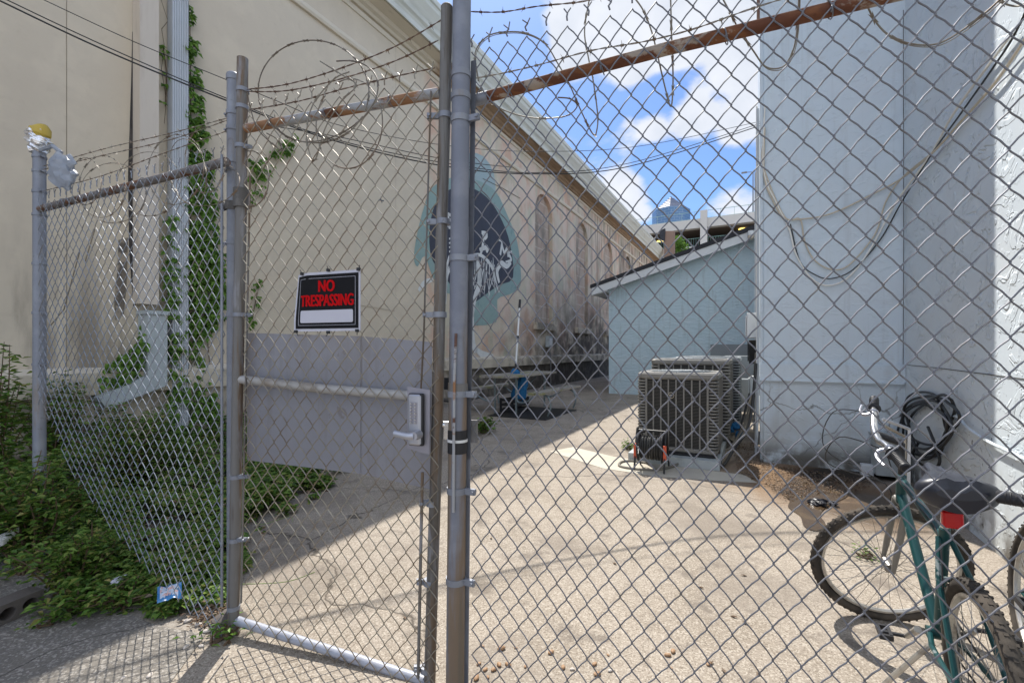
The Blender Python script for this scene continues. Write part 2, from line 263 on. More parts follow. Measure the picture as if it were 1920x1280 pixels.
M['blackhose'] = mat('black_hose', (.025, .025, .025), .4)
M['cord_tan'] = mat('tan_cord', (.58, .51, .40), .6)
M['cord_white'] = mat('white_cord', (.82, .80, .74), .5)
M['wood'] = mat('mossy_weathered_wood', (.30, .275, .24), .9, layers=[dict(s=5, lo=.5, hi=.65, c=(.14, .125, .10), a=.7, st=(.5, 4, 4), d=7), dict(s=3, lo=.5, hi=.62, c=(.22, .22, .06), a=.7, d=7)], bumps=[dict(s=14, st=(.3, 4, 4), a=.5, h=.004)])
M['frameblue'] = mat('dull_tube_steel', (.20, .24, .25), .5, .4)
M['bluecloth'] = mat('blue_cloth', (.015, .13, .30), .8, bumps=[dict(s=14, a=.6, h=.02)])
M['brick_core'] = mat('dark_concrete_block', (.12, .105, .095), .95, layers=[dict(s=12, lo=.5, hi=.7, c=(.12, .11, .10), a=.6)], bumps=[dict(s=50, a=.6, h=.005)])
M['foliage'] = mat('vine_leaves', (.06, .12, .02), .5, island=[(.03, .065, .012), (.06, .13, .018), (.09, .18, .025), (.13, .23, .035), (.18, .26, .05), (.26, .22, .07)], trans=.25, spec=.3)
M['ivy'] = mat('ivy_leaves', (.06, .12, .02), .5, island=[(.04, .10, .015), (.10, .20, .025), (.15, .28, .04), (.20, .33, .05)], trans=.35, spec=.3)
M['hedge'] = mat('bright_foliage', (.10, .20, .03), .6, island=[(.06, .14, .02), (.12, .24, .03), (.17, .30, .05)], trans=.3)
M['drymat'] = mat('dry_leaves', (.2, .1, .05), .8, island=[(.06, .035, .022), (.13, .075, .04), (.20, .13, .08), (.30, .24, .18), (.04, .025, .017)])
M['stem'] = mat('woody_stem', (.12, .08, .05), .9)
M['husk'] = mat('tan_husk', (.33, .20, .11), .6, layers=[dict(s=40, lo=.5, hi=.65, c=(.14, .07, .04), a=.7)])
M['shell'] = mat('pale_pebble', (.52, .47, .42), .7, layers=[dict(s=40, lo=.5, hi=.65, c=(.36, .3, .25), a=.6)])
M['mural_teal'] = mat('mural_teal', (.26, .36, .335), .8, layers=[dict(s=1.5, lo=.45, hi=.65, c=(.29, .38, .34), a=.7, d=8), dict(s=4, lo=.55, hi=.7, c=(.15, .24, .24), a=.6, d=8)], bumps=[dict(s=25, a=.3, h=.003)])
M['mural_pale'] = mat('mural_pale_blue', (.34, .43, .44), .8, layers=[dict(s=2, lo=.45, hi=.65, c=(.28, .37, .38), a=.6, d=8)], bumps=[dict(s=25, a=.3, h=.003)])
M['mural_black'] = mat('mural_black', (.055, .058, .075), .7, layers=[dict(s=1.5, lo=.4, hi=.7, c=(.045, .047, .06), a=.8, d=8)], bumps=[dict(s=25, a=.3, h=.003)])
M['mural_white'] = mat('mural_white', (.66, .66, .63), .8, layers=[dict(s=6, lo=.5, hi=.7, c=(.48, .48, .47), a=.6, d=8)])
M['garage'] = mat('garage_concrete', (.56, .54, .50), .9, layers=[dict(s=.15, lo=.4, hi=.7, c=(.62, .60, .56), a=.6)])
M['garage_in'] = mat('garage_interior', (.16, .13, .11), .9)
M['railgreen'] = mat('green_rail_paint', (.22, .36, .32), .5)
M['lampglow'] = mat('warm_lamp', (.8, .6, .2), .5, emit=((1, .75, .2), 1.4))
M['glasstower'] = mat('tower_glass', (.10, .19, .32), .3, .2, layers=[dict(k='brick', s=.3, lo=.2, hi=.8, c=(.28, .36, .44))])
M['towerroof'] = mat('tower_roof_bands', (.07, .09, .15), .6, .0)
M['towerroof_b'] = mat('tower_roof_pale_bands', (.16, .19, .25), .7, .0)
M['brownpanel'] = mat('brown_panel', (.24, .16, .12), .8)
M['tarp'] = mat('black_tarp', (.01, .01, .015), .35, bumps=[dict(s=6, a=.8, h=.05)])
M['wet'] = mat('puddle_water', (.075, .05, .03), .12, spec=.6, bumps=[dict(s=20, a=.15, h=.002)], layers=[dict(s=7, lo=.5, hi=.6, c=(.13, .09, .05), a=.7)])

# ------------------------------------------------------------------ mesh helper
class MB:
    def __init__(s): s.v = []; s.f = []
    def quadgrid(s, fn, nu, nv):
        b = len(s.v)
        for j in range(nv + 1):
            for i in range(nu + 1): s.v.append(V(fn(i / nu, j / nv)))
        for j in range(nv):
            for i in range(nu):
                a = b + j * (nu + 1) + i; s.f.append((a, a + 1, a + nu + 2, a + nu + 1))
    def poly(s, pts):
        b = len(s.v); s.v += [V(p) for p in pts]; s.f.append(tuple(range(b, b + len(pts))))
    def prism(s, pts, d):
        """closed polygon pts extruded by vector d"""
        n = len(pts); b = len(s.v); s.v += [V(p) for p in pts] + [V(p) + V(d) for p in pts]
        s.f.append(tuple(range(b + n - 1, b - 1, -1))); s.f.append(tuple(range(b + n, b + 2 * n)))
        for i in range(n):
            j = (i + 1) % n; s.f.append((b + i, b + j, b + n + j, b + n + i))
    def hexa(s, o, a, b_, c):
        """box at corner o with edge vectors a,b,c"""
        o, a, b_, c = V(o), V(a), V(b_), V(c); s.prism([o, o + a, o + a + b_, o + b_], c)
    def box(s, c, sz, rot=None):
        c = V(c); x, y, z = V((sz[0], 0, 0)), V((0, sz[1], 0)), V((0, 0, sz[2]))
        if rot is not None: x, y, z = rot @ x, rot @ y, rot @ z
        s.hexa(c - (x + y + z) / 2, x, y, z)
    def rbox(s, c, sz, r=.01, rot=None, seg=3):
        """box with rounded vertical (local z) edges and chamfered ends"""
        hx, hy = sz[0] / 2, sz[1] / 2; r = min(r, hx * .99, hy * .99)
        def ring(ins, z):
            out = []
            for (sx, sy, a0) in ((1, 1, 0), (-1, 1, 90), (-1, -1, 180), (1, -1, 270)):
                for k in range(seg + 1):
                    a = R(a0 + 90 * k / seg); rr = r
                    out.append(V(((hx - ins - rr) * sx + rr * math.cos(a), (hy - ins - rr) * sy + rr * math.sin(a), z)))
            return out
        ch = min(r * .5, sz[2] * .25); hz = sz[2] / 2
        rings = [ring(ch * .8, -hz), ring(0, -hz + ch), ring(0, hz - ch), ring(ch * .8, hz)]
        n = len(rings[0]); b = len(s.v); c = V(c)
        for rg in rings:
            for p in rg: s.v.append(c + (rot @ p if rot is not None else p))
        s.f.append(tuple(range(b + n - 1, b - 1, -1))); s.f.append(tuple(range(b + 3 * n, b + 4 * n)))
        for k in range(3):
            for i in range(n):
                j = (i + 1) % n; s.f.append((b + k * n + i, b + k * n + j, b + (k + 1) * n + j, b + (k + 1) * n + i))
    def tube(s, pts, r, n=8, caps=True, flat=None):
        pts = [V(p) for p in pts]; m = len(pts)
        if m < 2: return
        rr = r if isinstance(r, (list, tuple)) else [r] * m
        t0 = (pts[1] - pts[0]).normalized()
        up = V((0, 0, 1)) if abs(t0.z) < .9 else V((1, 0, 0))
        x = t0.cross(up).normalized(); b = len(s.v)
        for i in range(m):
            t = (pts[min(i + 1, m - 1)] - pts[max(i - 1, 0)])
            t = t.normalized() if t.length > 1e-9 else t0
            x = x - t * x.dot(t)
            x = x.normalized() if x.length > 1e-6 else t.cross(V((0, 0, 1))).normalized()
            y = t.cross(x)
            for k in range(n):
                a = 2 * math.pi * k / n
                s.v.append(pts[i] + x * (math.cos(a) * rr[i]) + y * (math.sin(a) * rr[i] * (flat or 1)))
        for i in range(m - 1):
            for k in range(n):
                k2 = (k + 1) % n; s.f.append((b + i * n + k, b + i * n + k2, b + (i + 1) * n + k2, b + (i + 1) * n + k))
        if caps:
            s.f.append(tuple(b + k for k in range(n - 1, -1, -1))); s.f.append(tuple(b + (m - 1) * n + k for k in range(n)))
    def ring(s, c, ax, R_, r, n=32, m=8, flat=None, a0=0, a1=360):
        c = V(c); ax = V(ax).normalized(); u = ax.orthogonal().normalized(); w = ax.cross(u)
        full = (a1 - a0) >= 360; cnt = n if full else n + 1; b = len(s.v)
        for i in range(cnt):
            a = R(a0 + (a1 - a0) * i / n); d = u * math.cos(a) + w * math.sin(a)
            for k in range(m):
                q = 2 * math.pi * k / m; s.v.append(c + d * (R_ + r * math.cos(q)) + ax * (r * (flat or 1) * math.sin(q)))
        for i in range(n if full else n):
            j = (i + 1) % cnt
            if not full and i == n: break
            for k in range(m):
                k2 = (k + 1) % m; s.f.append((b + i * m + k, b + j * m + k, b + j * m + k2, b + i * m + k2))
    def blob(s, c, rad, nu=10, nv=7, jit=0.0, rot=None, rn=rnd):
        c = V(c); b = len(s.v)
        for j in range(1, nv):
            th = math.pi * j / nv
            for i in range(nu):
                ph = 2 * math.pi * i / nu; k = 1 + jit * rn.uniform(-1, 1)
                p = V((rad[0] * math.sin(th) * math.cos(ph) * k, rad[1] * math.sin(th) * math.sin(ph) * k, rad[2] * math.cos(th) * k))
                s.v.append(c + (rot @ p if rot is not None else p))
        tz = V((0, 0, rad[2])); tz = rot @ tz if rot is not None else tz
        s.v.append(c + tz); s.v.append(c - tz); T, B = len(s.v) - 2, len(s.v) - 1
        for j in range(nv - 2):
            for i in range(nu):
                i2 = (i + 1) % nu; s.f.append((b + j * nu + i, b + (j + 1) * nu + i, b + (j + 1) * nu + i2, b + j * nu + i2))
        for i in range(nu):
            i2 = (i + 1) % nu; s.f.append((T, b + i, b + i2)); s.f.append((B, b + (nv - 2) * nu + i2, b + (nv - 2) * nu + i))
    def leaf(s, p, d, up, L, w):
        d = V(d).normalized(); x = d.cross(V(up)); x = x.normalized() if x.length > 1e-5 else d.orthogonal().normalized()
        n = x.cross(d); b = len(s.v); p = V(p)
        s.v += [p, p + d * L * .45 + x * w - n * L * .0 + n * w * .35, p + d * L - n * L * .15, p + d * L * .45 - x * w + n * w * .35]
        s.f.append((b, b + 1, b + 2)); s.f.append((b, b + 2, b + 3))
    def build(s, name, m, parent=None, label=None, cat=None, group=None, kind=None, smooth=True, local=False, origin=None):
        me = bpy.data.meshes.new(name); ob = bpy.data.objects.new(name, me); col.objects.link(ob)
        if parent is not None:
            W = WM[parent.name]; WM[ob.name] = W
            vs = s.v if local else [W.inverted() @ p for p in s.v]; ob.parent = parent
        else:
            if origin is None:
                xs = [p.x for p in s.v]; ys = [p.y for p in s.v]; origin = V(((min(xs) + max(xs)) / 2, (min(ys) + max(ys)) / 2, min(p.z for p in s.v)))
            origin = V(origin); ob.location = origin; vs = [p - origin for p in s.v]; WM[ob.name] = Matrix.Translation(origin)
        me.from_pydata([tuple(p) for p in vs], [], s.f); me.materials.append(m); me.validate()
        if smooth:
            me.polygons.foreach_set('use_smooth', [True] * len(me.polygons))
            try: me.set_sharp_from_angle(angle=R(38))
            except Exception: pass
        me.update(); tag(ob, label, cat, group, kind); return ob
WM = {}
def tag(ob, label=None, cat=None, group=None, kind=None):
    if label: ob['label'] = label
    if cat: ob['category'] = cat
    if group: ob['group'] = group
    if kind: ob['kind'] = kind
def thing(name, label, cat, loc=(0, 0, 0), group=None, rot=None, mtx=None):
    o = bpy.data.objects.new(name, None); col.objects.link(o); o.empty_display_size = .1
    W = mtx if mtx is not None else Matrix.Translation(V(loc)) @ (rot.to_4x4() if rot is not None else Matrix.Identity(4))
    o.matrix_world = W; WM[o.name] = W.copy(); tag(o, label, cat, group); return o
def smoothpts(pts, n=6):
    P = [V(p) for p in pts]; out = []
    for i in range(len(P) - 1):
        p0, p1, p2, p3 = P[max(i - 1, 0)], P[i], P[i + 1], P[min(i + 2, len(P) - 1)]
        for k in range(n):
            t = k / n
            out.append(.5 * ((2 * p1) + (p2 - p0) * t + (2 * p0 - 5 * p1 + 4 * p2 - p3) * t * t + (3 * p1 - p0 - 3 * p2 + p3) * t ** 3))
    out.append(P[-1]); return out
def text_mb(txt, height, depth, bold=0.0, sx=1.0):
    cu = bpy.data.curves.new('t', 'FONT'); cu.body = txt; cu.size = 1; cu.extrude = .01; cu.offset = bold; cu.align_x = 'CENTER'; cu.align_y = 'CENTER'
    cu.resolution_u = 4
    ob = bpy.data.objects.new('t', cu); col.objects.link(ob); dg = bpy.context.evaluated_depsgraph_get()
    me = bpy.data.meshes.new_from_object(ob.evaluated_get(dg)); vs = [v.co.copy() for v in me.vertices]; fs = [tuple(p.vertices) for p in me.polygons]
    bpy.data.objects.remove(ob); bpy.data.curves.remove(cu); bpy.data.meshes.remove(me)
    y0, y1 = min(v.y for v in vs), max(v.y for v in vs); x0, x1 = min(v.x for v in vs), max(v.x for v in vs); k = height / (y1 - y0)
    return [V(((v.x - (x0 + x1) / 2) * k * sx, (v.y - (y0 + y1) / 2) * k, depth if v.z > 0 else 0)) for v in vs], fs, (x1 - x0) * k

class Frame:
    """vertical plane: origin O, unit direction u, outward normal n (towards the viewer's side)"""
    def __init__(s, O, u, n): s.O = V((O[0], O[1], 0)); s.u = V((u[0], u[1], 0)).normalized(); s.n = V((n[0], n[1], 0)).normalized()
    def pt(s, a, z, off=0): return s.O + s.u * a + s.n * off + V((0, 0, z))
    def hit(s, px, py, off=0):
        r = ray(px, py); C = V((0, 0, EH)); t = (s.O + s.n * off - C).dot(s.n) / r.dot(s.n); p = C + r * t; return (p - s.O).dot(s.u), p.z
    def w(s, px, py, off=0): a, z = s.hit(px, py, off); return s.pt(a, z, off)
    def box(s, mb, a0, a1, z0, z1, o0, o1): mb.hexa(s.pt(a0, z0, o0), s.u * (a1 - a0), s.n * (o1 - o0), V((0, 0, z1 - z0)))
D = V((.4706, .8823, 0)); Nn = V((.8823, -.4706, 0))
LW = Frame((-4.45, 6.1), D, Nn)                      # long cream wall
RA = V((3.03, 5.52, 0)); RF = Frame(RA, Nn, -D)      # front face of the pale blue building
RB = RA + Nn * 1.349; RS = Frame(RB, -D, -Nn)        # side face running towards the camera
RL = Frame(RA, D, -Nn)                               # left face running away
LB = Frame((3.0, 14.1), Nn, -D)                      # low blue building front
GT = Frame((-1.297, 2.17), (1.006, -.328), (-.31, -.951))
RP = Frame((-.153, 1.86), (1.245, -.51), (-.379, -.9254))
LF = Frame((-2.97, 2.86), (.918, -.396), (-.396, -.918))

# ------------------------------------------------------------------ ground
mb = MB()
mb.poly([(-400, -60, 0), (400, -60, 0), (400, 900, 0), (-400, 900, 0)])
g = mb.build('ground', M['concrete'], kind='structure', origin=(0, 0, 0), smooth=False)
mb = MB()
st = [gnd(*p) for p in ((1030, 846), (1075, 838), (1150, 856), (1250, 872), (1345, 884), (1395, 890), (1420, 905), (1330, 900), (1230, 893), (1130, 878))]
mb.prism([p + V((0, 0, -.01)) for p in st], (0, 0, .014)); mb.build('pale_paving_strip', M['strip'], kind='structure', smooth=False)
# apron in front of the fence, left, with its shade painted into the colour
mb = MB(); ap = [V((-9, -3, .004)), V((-1.42, .6, .004)), V((-1.36, 1.7, .004)), V((-1.46, 2.17, .004)), V((-1.75, 2.24, .004)), V((-3.0, 2.8, .004)), V((-9, 5.4, .004))]
mb.poly(ap); mb.build('worn_apron', M['asphalt'], kind='structure', smooth=False, origin=(0, 0, .004))
# puddle
mb = MB(); pp = []
for (px, py) in ((1470, 912), (1462, 922), (1480, 938), (1478, 952), (1500, 968), (1508, 988), (1532, 996), (1548, 984), (1538, 966), (1552, 950), (1572, 940), (1590, 928), (1568, 915), (1560, 903), (1530, 898), (1515, 903), (1492, 896)):
    p = gnd(px, py); pp.append(V((p.x, p.y, .006)))
pp = smoothpts(pp + [pp[0]], 4)[:-1]; mb.poly(pp); mb.build('puddle', M['wet'], kind='structure', smooth=False)

# ------------------------------------------------------------------ cream building
rotW = Matrix((( D.x, -Nn.x, 0), (D.y, -Nn.y, 0), (0, 0, 1)))
old = thing('old_building', 'long cream painted masonry building with peeling paint and a heavy cornice', 'building', LW.O, rot=rotW)
S0, S1, WH = -7.0, 34.5, 8.35
def arch(a0, a1, z0, z1, n=10):
    r = (a1 - a0) / 2; c = (a0 + a1) / 2
    return [(a0, z0), (a1, z0)] + [(c + r * math.cos(math.pi * k / n), z1 - r + r * math.sin(math.pi * k / n)) for k in range(n + 1)]
def wins():
    out = []
    a0 = LW.hit(1003, 500)[0]; a1 = LW.hit(1036, 500)[0]; z0 = LW.hit(1018, 606)[1]; z1 = LW.hit(1020, 365)[1]
    W = a1 - a0; out.append((a0, a1, z0, z1))
    b0 = LW.hit(1080, 500)[0]; step = b0 - a0
    for k in range(1, 5): out.append((a0 + step * k, a1 + step * k, z0, z1))
    return out
WINS = wins()
outer = [(S0, 0), (S1, 0), (S1, WH), (S0, WH)]
holes = [arch(*w) for w in WINS if w[1] < S1 - .5]
loops = [[V((a, z, 0)) for a, z in outer]] + [[V((a, z, 0)) for a, z in h] for h in holes]
flat = [p for l in loops for p in l]
mb = MB(); mb.v = [LW.pt(p.x, p.y) for p in flat]; mb.f = [tuple(t) for t in geometry.tessellate_polygon(loops)]
for h in holes:
    for i in range(len(h)):
        j = (i + 1) % len(h); mb.poly([LW.pt(*h[i]), LW.pt(*h[j]), LW.pt(h[j][0], h[j][1], -.14), LW.pt(h[i][0], h[i][1], -.14)])
mb.poly([LW.pt(S1, 0), LW.pt(S1, 0, -14), LW.pt(S1, WH, -14), LW.pt(S1, WH)])
mb.poly([LW.pt(S0, WH + .3, 0), LW.pt(S1, WH + .3, 0), LW.pt(S1, WH + .3, -14), LW.pt(S0, WH + .3, -14)])
mb.poly([LW.pt(S0, 0), LW.pt(S0, 0, -14), LW.pt(S0, WH, -14), LW.pt(S0, WH)])
wallo = mb.build('wall', M['cream'], old, smooth=False)
for k, h in enumerate(holes):
    m2 = MB(); m2.poly([LW.pt(a, z, -.13) for a, z in h]); wo = m2.build('window', M['block'], old, smooth=False)
    m2 = MB(); a0, a1, z0, z1 = WINS[k]; LW.box(m2, a0 - .12, a1 + .12, z0 - .24, z0 - .003, -.05, .14); m2.build('sill', M['ledge'], wo, smooth=False)
# cornice profile (offset, z), swept along the wall
def sweep(prof, name, m, parent, a0=S0, a1=S1 + .3):
    m2 = MB(); n = len(prof); b = 0
    for a in (a0, a1):
        for (o, z) in prof: m2.v.append(LW.pt(a, z, o))
    for i in range(n):
        j = (i + 1) % n; m2.f.append((i, j, n + j, n + i))
    m2.f.append(tuple(range(n))); m2.f.append(tuple(range(2 * n - 1, n - 1, -1)))
    return m2.build(name, m, parent, smooth=False)
sweep([(0, 7.99), (.06, 7.99), (.09, 8.04), (.16, 8.06), (.18, 8.13), (.43, 8.15), (.43, 8.28), (0, 8.28)], 'soffit', M['soffit'], old)
gut = sweep([(.003, 8.283), (.47, 8.283), (.47, 8.13), (.50, 8.13), (.50, 8.25), (.53, 8.30), (.58, 8.34), (.60, 8.42), (.66, 8.52), (.73, 8.62), (.74, 8.72), (.77, 8.74), (.77, 8.86), (.74, 8.9), (.0, 8.9)], 'cornice', M['cornice'], old)
sweep([(.003, 7.14), (.05, 7.14), (.07, 7.18), (.07, 7.24), (.04, 7.27), (.003, 7.28)], 'moulding', M['cream_trim'], old)
sweep([(.003, 7.86), (.03, 7.86), (.05, 7.93), (.003, 7.95)], 'moulding', M['cream_trim'], old)
sweep([(.003, .84), (.13, .84), (.14, 1.09), (.05, 1.15), (.003, 1.15)], 'water_table', M['ledge'], old)
M['plinth'] = mat('damp_plinth', (.48, .42, .34), .9, layers=[dict(s=3, lo=.3, hi=.6, c=(.055, .048, .04), a=.95, g=[('X', 4, 7)], d=7), dict(s=1.5, lo=.2, hi=.3, c=(.06, .05, .042), a=.8, g=[('X', 5, 9)], d=7), dict(s=5, lo=.5, hi=.7, c=(.2, .17, .13), a=.7)], bumps=[dict(s=20, a=.3)])  # plinth colour darkens further along the wall
sweep([(.003, .0), (.05, .0), (.05, .836), (.003, .836)], 'plinth', M['plinth'], old)
# joints and cracks in the wall as thin dark recess strips
def wallline(pts, wd, m, name='crack', off=.003):
    m2 = MB(); q = [LW.w(*p, off) for p in pts]
    m2.tube(q, wd, 5, flat=.3); m2.build(name, m, old)
M['seam'] = mat('joint_shadow', (.20, .165, .12), .9)
for px in (125, 742): wallline([(px, -10), (px, 560 if px == 742 else 700)], .0028, M['seam'], 'joint')
wallline([(302, 0), (315, 40), (303, 55), (308, 85), (303, 130), (312, 190), (308, 232)], .005, M['seam'])
wallline([(150, 470), (120, 580), (95, 610)], .006, M['seam']); wallline([(178, 430), (160, 490)], .005, M['seam'])
wallline([(660, 570), (740, 583)], .008, M['seam']); wallline([(905, 335), (940, 352), (975, 372)], .02, M['seam'])
# dark slot beside the duct
M['soot'] = mat('soot_streak', (.055, .05, .048), .95, layers=[dict(s=6, lo=.55, hi=.7, c=(.16, .14, .12), a=.7, st=(1, 1, .3))])
mb = MB(); LW2 = [(248, 60), (262, 60), (266, 430), (268, 560), (250, 575), (242, 470), (240, 330), (246, 150)]
mb.prism([LW.w(x, y, .002) for x, y in LW2], LW.n * .004); mb.build('soot_streak', M['soot'], old, smooth=False)
mb = MB(); mb.prism([LW.w(x, y, .002) for x, y in ((222, 450), (240, 445), (238, 520), (232, 590), (216, 600), (214, 560), (220, 510))], LW.n * .003)
M['soot2'] = mat('faint_soot', (.20, .17, .13), .95, layers=[dict(s=5, lo=.4, hi=.6, c=(.12, .105, .09), a=.9, st=(2, 1, .4), d=7), dict(s=7, lo=.5, hi=.6, c=(.38, .32, .25), a=.8, d=8)])
mb.build('soot_streak', M['soot2'], old, smooth=False)  # fainter dark streak left of the slot
# duct shaft, chute, drainpipe
def shaft(a0, a1, z0, z1, o0, o1, name, m, extra=None):
    m2 = MB(); LW.box(m2, a0, a1, z0, z1, o0, o1); return m2.build(name, m, old, smooth=False)
a0 = LW.hit(262, 300, .18)[0]; a1 = LW.hit(298, 300, .18)[0]
shaft(a0, a1, 1.92, 8.0, .003, .18, 'duct_shaft', M['duct'])
zc = LW.hit(290, 590, .22)[1]
mb = MB(); b0 = LW.hit(277, 640, .24)[0]; b1 = LW.hit(314, 640, .24)[0]; zb = LW.hit(300, 705, .24)[1]
LW.box(mb, b0, b1, zb + .01, zc, .003, .24); LW.box(mb, b0 - .02, b1 + .02, zc + .003, zc + .05, .003, .26)
e0 = LW.hit(180, 758, .24); 
legq = [LW.hit(x, y, .24) for x, y in ((313, 703), (314, 722), (200, 766), (184, 745), (278, 704))]; mb.prism([LW.pt(a_, z_, .01) for a_, z_ in legq], LW.n * .237)
mb.build('chute', M['chute'], old, smooth=False)
mb = MB(); c0 = LW.hit(323, 300, .14)[0]; c1 = LW.hit(354, 300, .14)[0]; n = 7
prof = [(c0, .02)]
for k in range(n):
    w_ = (c1 - c0) / n; prof += [(c0 + w_ * k + w_ * .15, .14), (c0 + w_ * k + w_ * .6, .14), (c0 + w_ * k + w_ * .75, .128), (c0 + w_ * k + w_ * .95, .128)]
prof += [(c1, .14), (c1, .02)]
mb.prism([LW.pt(a, .35, o) for a, o in prof], (0, 0, 7.6)); dp = mb.build('drainpipe', M['drain'], old, smooth=False)
# mural: flat paint on the wall
def paint(pts, m, off, name='paint', sm=0):
    q = smoothpts([V((x, y, 0)) for x, y in pts + [pts[0]]], sm)[:-1] if sm else [V((x, y, 0)) for x, y in pts]
    m2 = MB(); loop = [V((*LW.hit(p.x, p.y, off), 0)) for p in q]
    m2.v = [LW.pt(p.x, p.y, off) for p in loop]; m2.f = [tuple(t) for t in geometry.tessellate_polygon([loop])]
    return m2.build(name, m, mur, smooth=False)
m2 = MB(); mur = None
def stroke_mb(strokes, off):
    m3 = MB()
    for (w_, pts) in strokes:
        q = smoothpts([LW.w(x, y, off) for x, y in pts], 5) if len(pts) > 2 else [LW.w(*p, off) for p in pts]
        n_ = len(q); L_, R_ = [], []
        for i in range(n_):
            t = (q[min(i + 1, n_ - 1)] - q[max(i - 1, 0)]).normalized(); sd_ = t.cross(LW.n)
            ww = w_ * (.55 + .45 * math.sin(math.pi * (i + .5) / n_)); L_.append(q[i] + sd_ * ww); R_.append(q[i] - sd_ * ww)
        b = len(m3.v); m3.v += L_ + R_
        for i in range(n_ - 1): m3.f.append((b + i, b + i + 1, b + n_ + i + 1, b + n_ + i))
    return m3
loop = [V((*LW.hit(x, y, .004), 0)) for x, y in ((866, 300), (880, 287), (893, 287), (906, 293), (918, 307), (926, 325), (929, 345), (931, 600), (868, 606))]
mm = MB(); mm.v = [LW.pt(p.x, p.y, .004) for p in loop]; mm.f = [tuple(t) for t in geometry.tessellate_polygon([loop])]
mur = mm.build('mural', M['mural_pale'], old, smooth=False)
paint([(800, 372), (812, 350), (835, 338), (860, 330), (900, 340), (930, 360), (950, 400), (966, 440), (974, 480), (976, 535), (955, 552), (932, 562), (930, 604), (868, 606), (866, 560), (835, 548), (812, 520), (796, 480), (783, 500), (776, 480), (785, 425)], M['mural_teal'], .008, sm=3)
paint([(806, 420), (815, 385), (833, 362), (860, 350), (893, 356), (920, 378), (942, 415), (957, 460), (962, 520), (935, 535), (905, 556), (880, 572), (862, 560), (842, 530), (812, 490), (805, 455)], M['mural_black'], .012, sm=3)
S = []
S += [(.05, [(907, 436), (905, 462), (901, 476)]), (.07, [(903, 436), (912, 440), (908, 448)]), (.06, [(899, 468), (914, 464), (912, 473)])]          # L
S += [(.035, [(935, 450), (940, 452), (942, 462)]), (.05, [(941, 458), (938, 478)]), (.05, [(941, 458), (946, 474), (951, 462)]), (.05, [(951, 462), (953, 482)])]   # M
S += [(.045, [(960, 472), (953, 474), (957, 482), (958, 488), (948, 491)]), (.08, [(958, 492), (950, 499), (940, 494), (932, 508), (936, 530)])]      # S with tail
S += [(.05, [(840, 400), (841, 426)]), (.04, [(840, 401), (852, 407)]), (.04, [(840, 412), (850, 414)]), (.04, [(841, 426), (852, 428)])]             # E
S += [(.05, [(878, 425), (880, 450), (878, 465)]), (.06, [(880, 480), (900, 478), (915, 490), (924, 505), (930, 530), (936, 548)])]
S += [(.10, [(893, 478), (898, 505), (898, 535), (890, 560), (884, 605)]), (.04, [(842, 480), (838, 500), (836, 520)]), (.06, [(812, 524), (796, 530), (785, 545)])]
for k in range(16):
    x0 = 888 + k * 2.6; S.append((.018, [(x0, 482 + rnd.uniform(0, 16)), (x0 + rnd.uniform(-5, 6), 515), (x0 + rnd.uniform(-9, 8), 545 + rnd.uniform(-8, 16))]))
for k in range(6): S.append((.022, [(836 + k * 2, 490 + k * 3), (834 + k, 520), (836, 550 + k * 4)]))
for k in range(5): S.append((.03, [(842, 448 + k * 8), (856, 444 + k * 8), (868, 452 + k * 8)]))
S += [(.13, [(886, 560), (884, 600), (886, 640), (893, 660)]), (.10, [(893, 655), (905, 664), (925, 668)]), (.05, [(880, 560), (882, 610), (880, 664)])]
for i0, i1 in ((0, 3), (3, 7), (7, 9), (9, 13)): stroke_mb([(w_ * 1.15, p_) for w_, p_ in S[i0:i1]], .017).build('letter', M['mural_white'], mur, smooth=False)
stroke_mb(S[13:], .016).build("painted_figure", M["mural_white"], mur, smooth=False)
# electric box with conduit on the wall
eb = thing('electric_box', 'small grey electric box on the stained cream wall with conduit below', 'electric box', LW.w(1030, 650, .1))
a, z = LW.hit(1030, 640, .1); m2 = MB(); LW.box(m2, a - .17, a + .17, z - .2, z + .2, .02, .16); m2.build('housing', M['boxgrey'], eb, smooth=False)
m2 = MB(); LW.box(m2, a - .12, a + .12, z - .15, z + .12, .163, .175); m2.build('cover', M['white'], eb, smooth=False)
m2 = MB(); m2.tube([LW.pt(a - .03, z - .2, .1), LW.pt(a - .03, 1.0, .17), LW.pt(a - .03, .1, .17)], .025); m2.build('conduit', M['galv_old'], eb)

# ------------------------------------------------------------------ pale blue building on the right
rotF = Matrix(((Nn.x, D.x, 0), (Nn.y, D.y, 0), (0, 0, 1)))
pb = thing('stucco_building', 'pale blue stucco building with an inner corner on the right', 'building', RA, rot=rotF)
mb = MB(); H = 8.6; SL = 9.0
mb.poly([RF.pt(0, 0), RF.pt(1.349, 0), RF.pt(1.349, H), RF.pt(0, H)])
mb.poly([RL.pt(0, 0), RL.pt(0, H), RL.pt(7.5, H), RL.pt(7.5, 0)])
mb.poly([RF.pt(0, H), RF.pt(1.349, H), RF.pt(1.349, H) + D * 7.5, RF.pt(0, H) + D * 7.5])
mb.build('front_wall', M['bluewall'], pb, smooth=False)
mb = MB(); mb.poly([RS.pt(0, 0), RS.pt(SL, 0), RS.pt(SL, H), RS.pt(0, H)])
mb.poly([RS.pt(0, H), RS.pt(SL, H), RS.pt(SL, H, -9), RS.pt(-7.5, H, -9), RS.pt(-7.5, H, 0)])
mb.poly([RS.pt(SL, 0), RS.pt(SL, H), RS.pt(SL, H, -9), RS.pt(SL, 0, -9)])
mb.build('side_wall', M['bluerough'], pb, smooth=False)
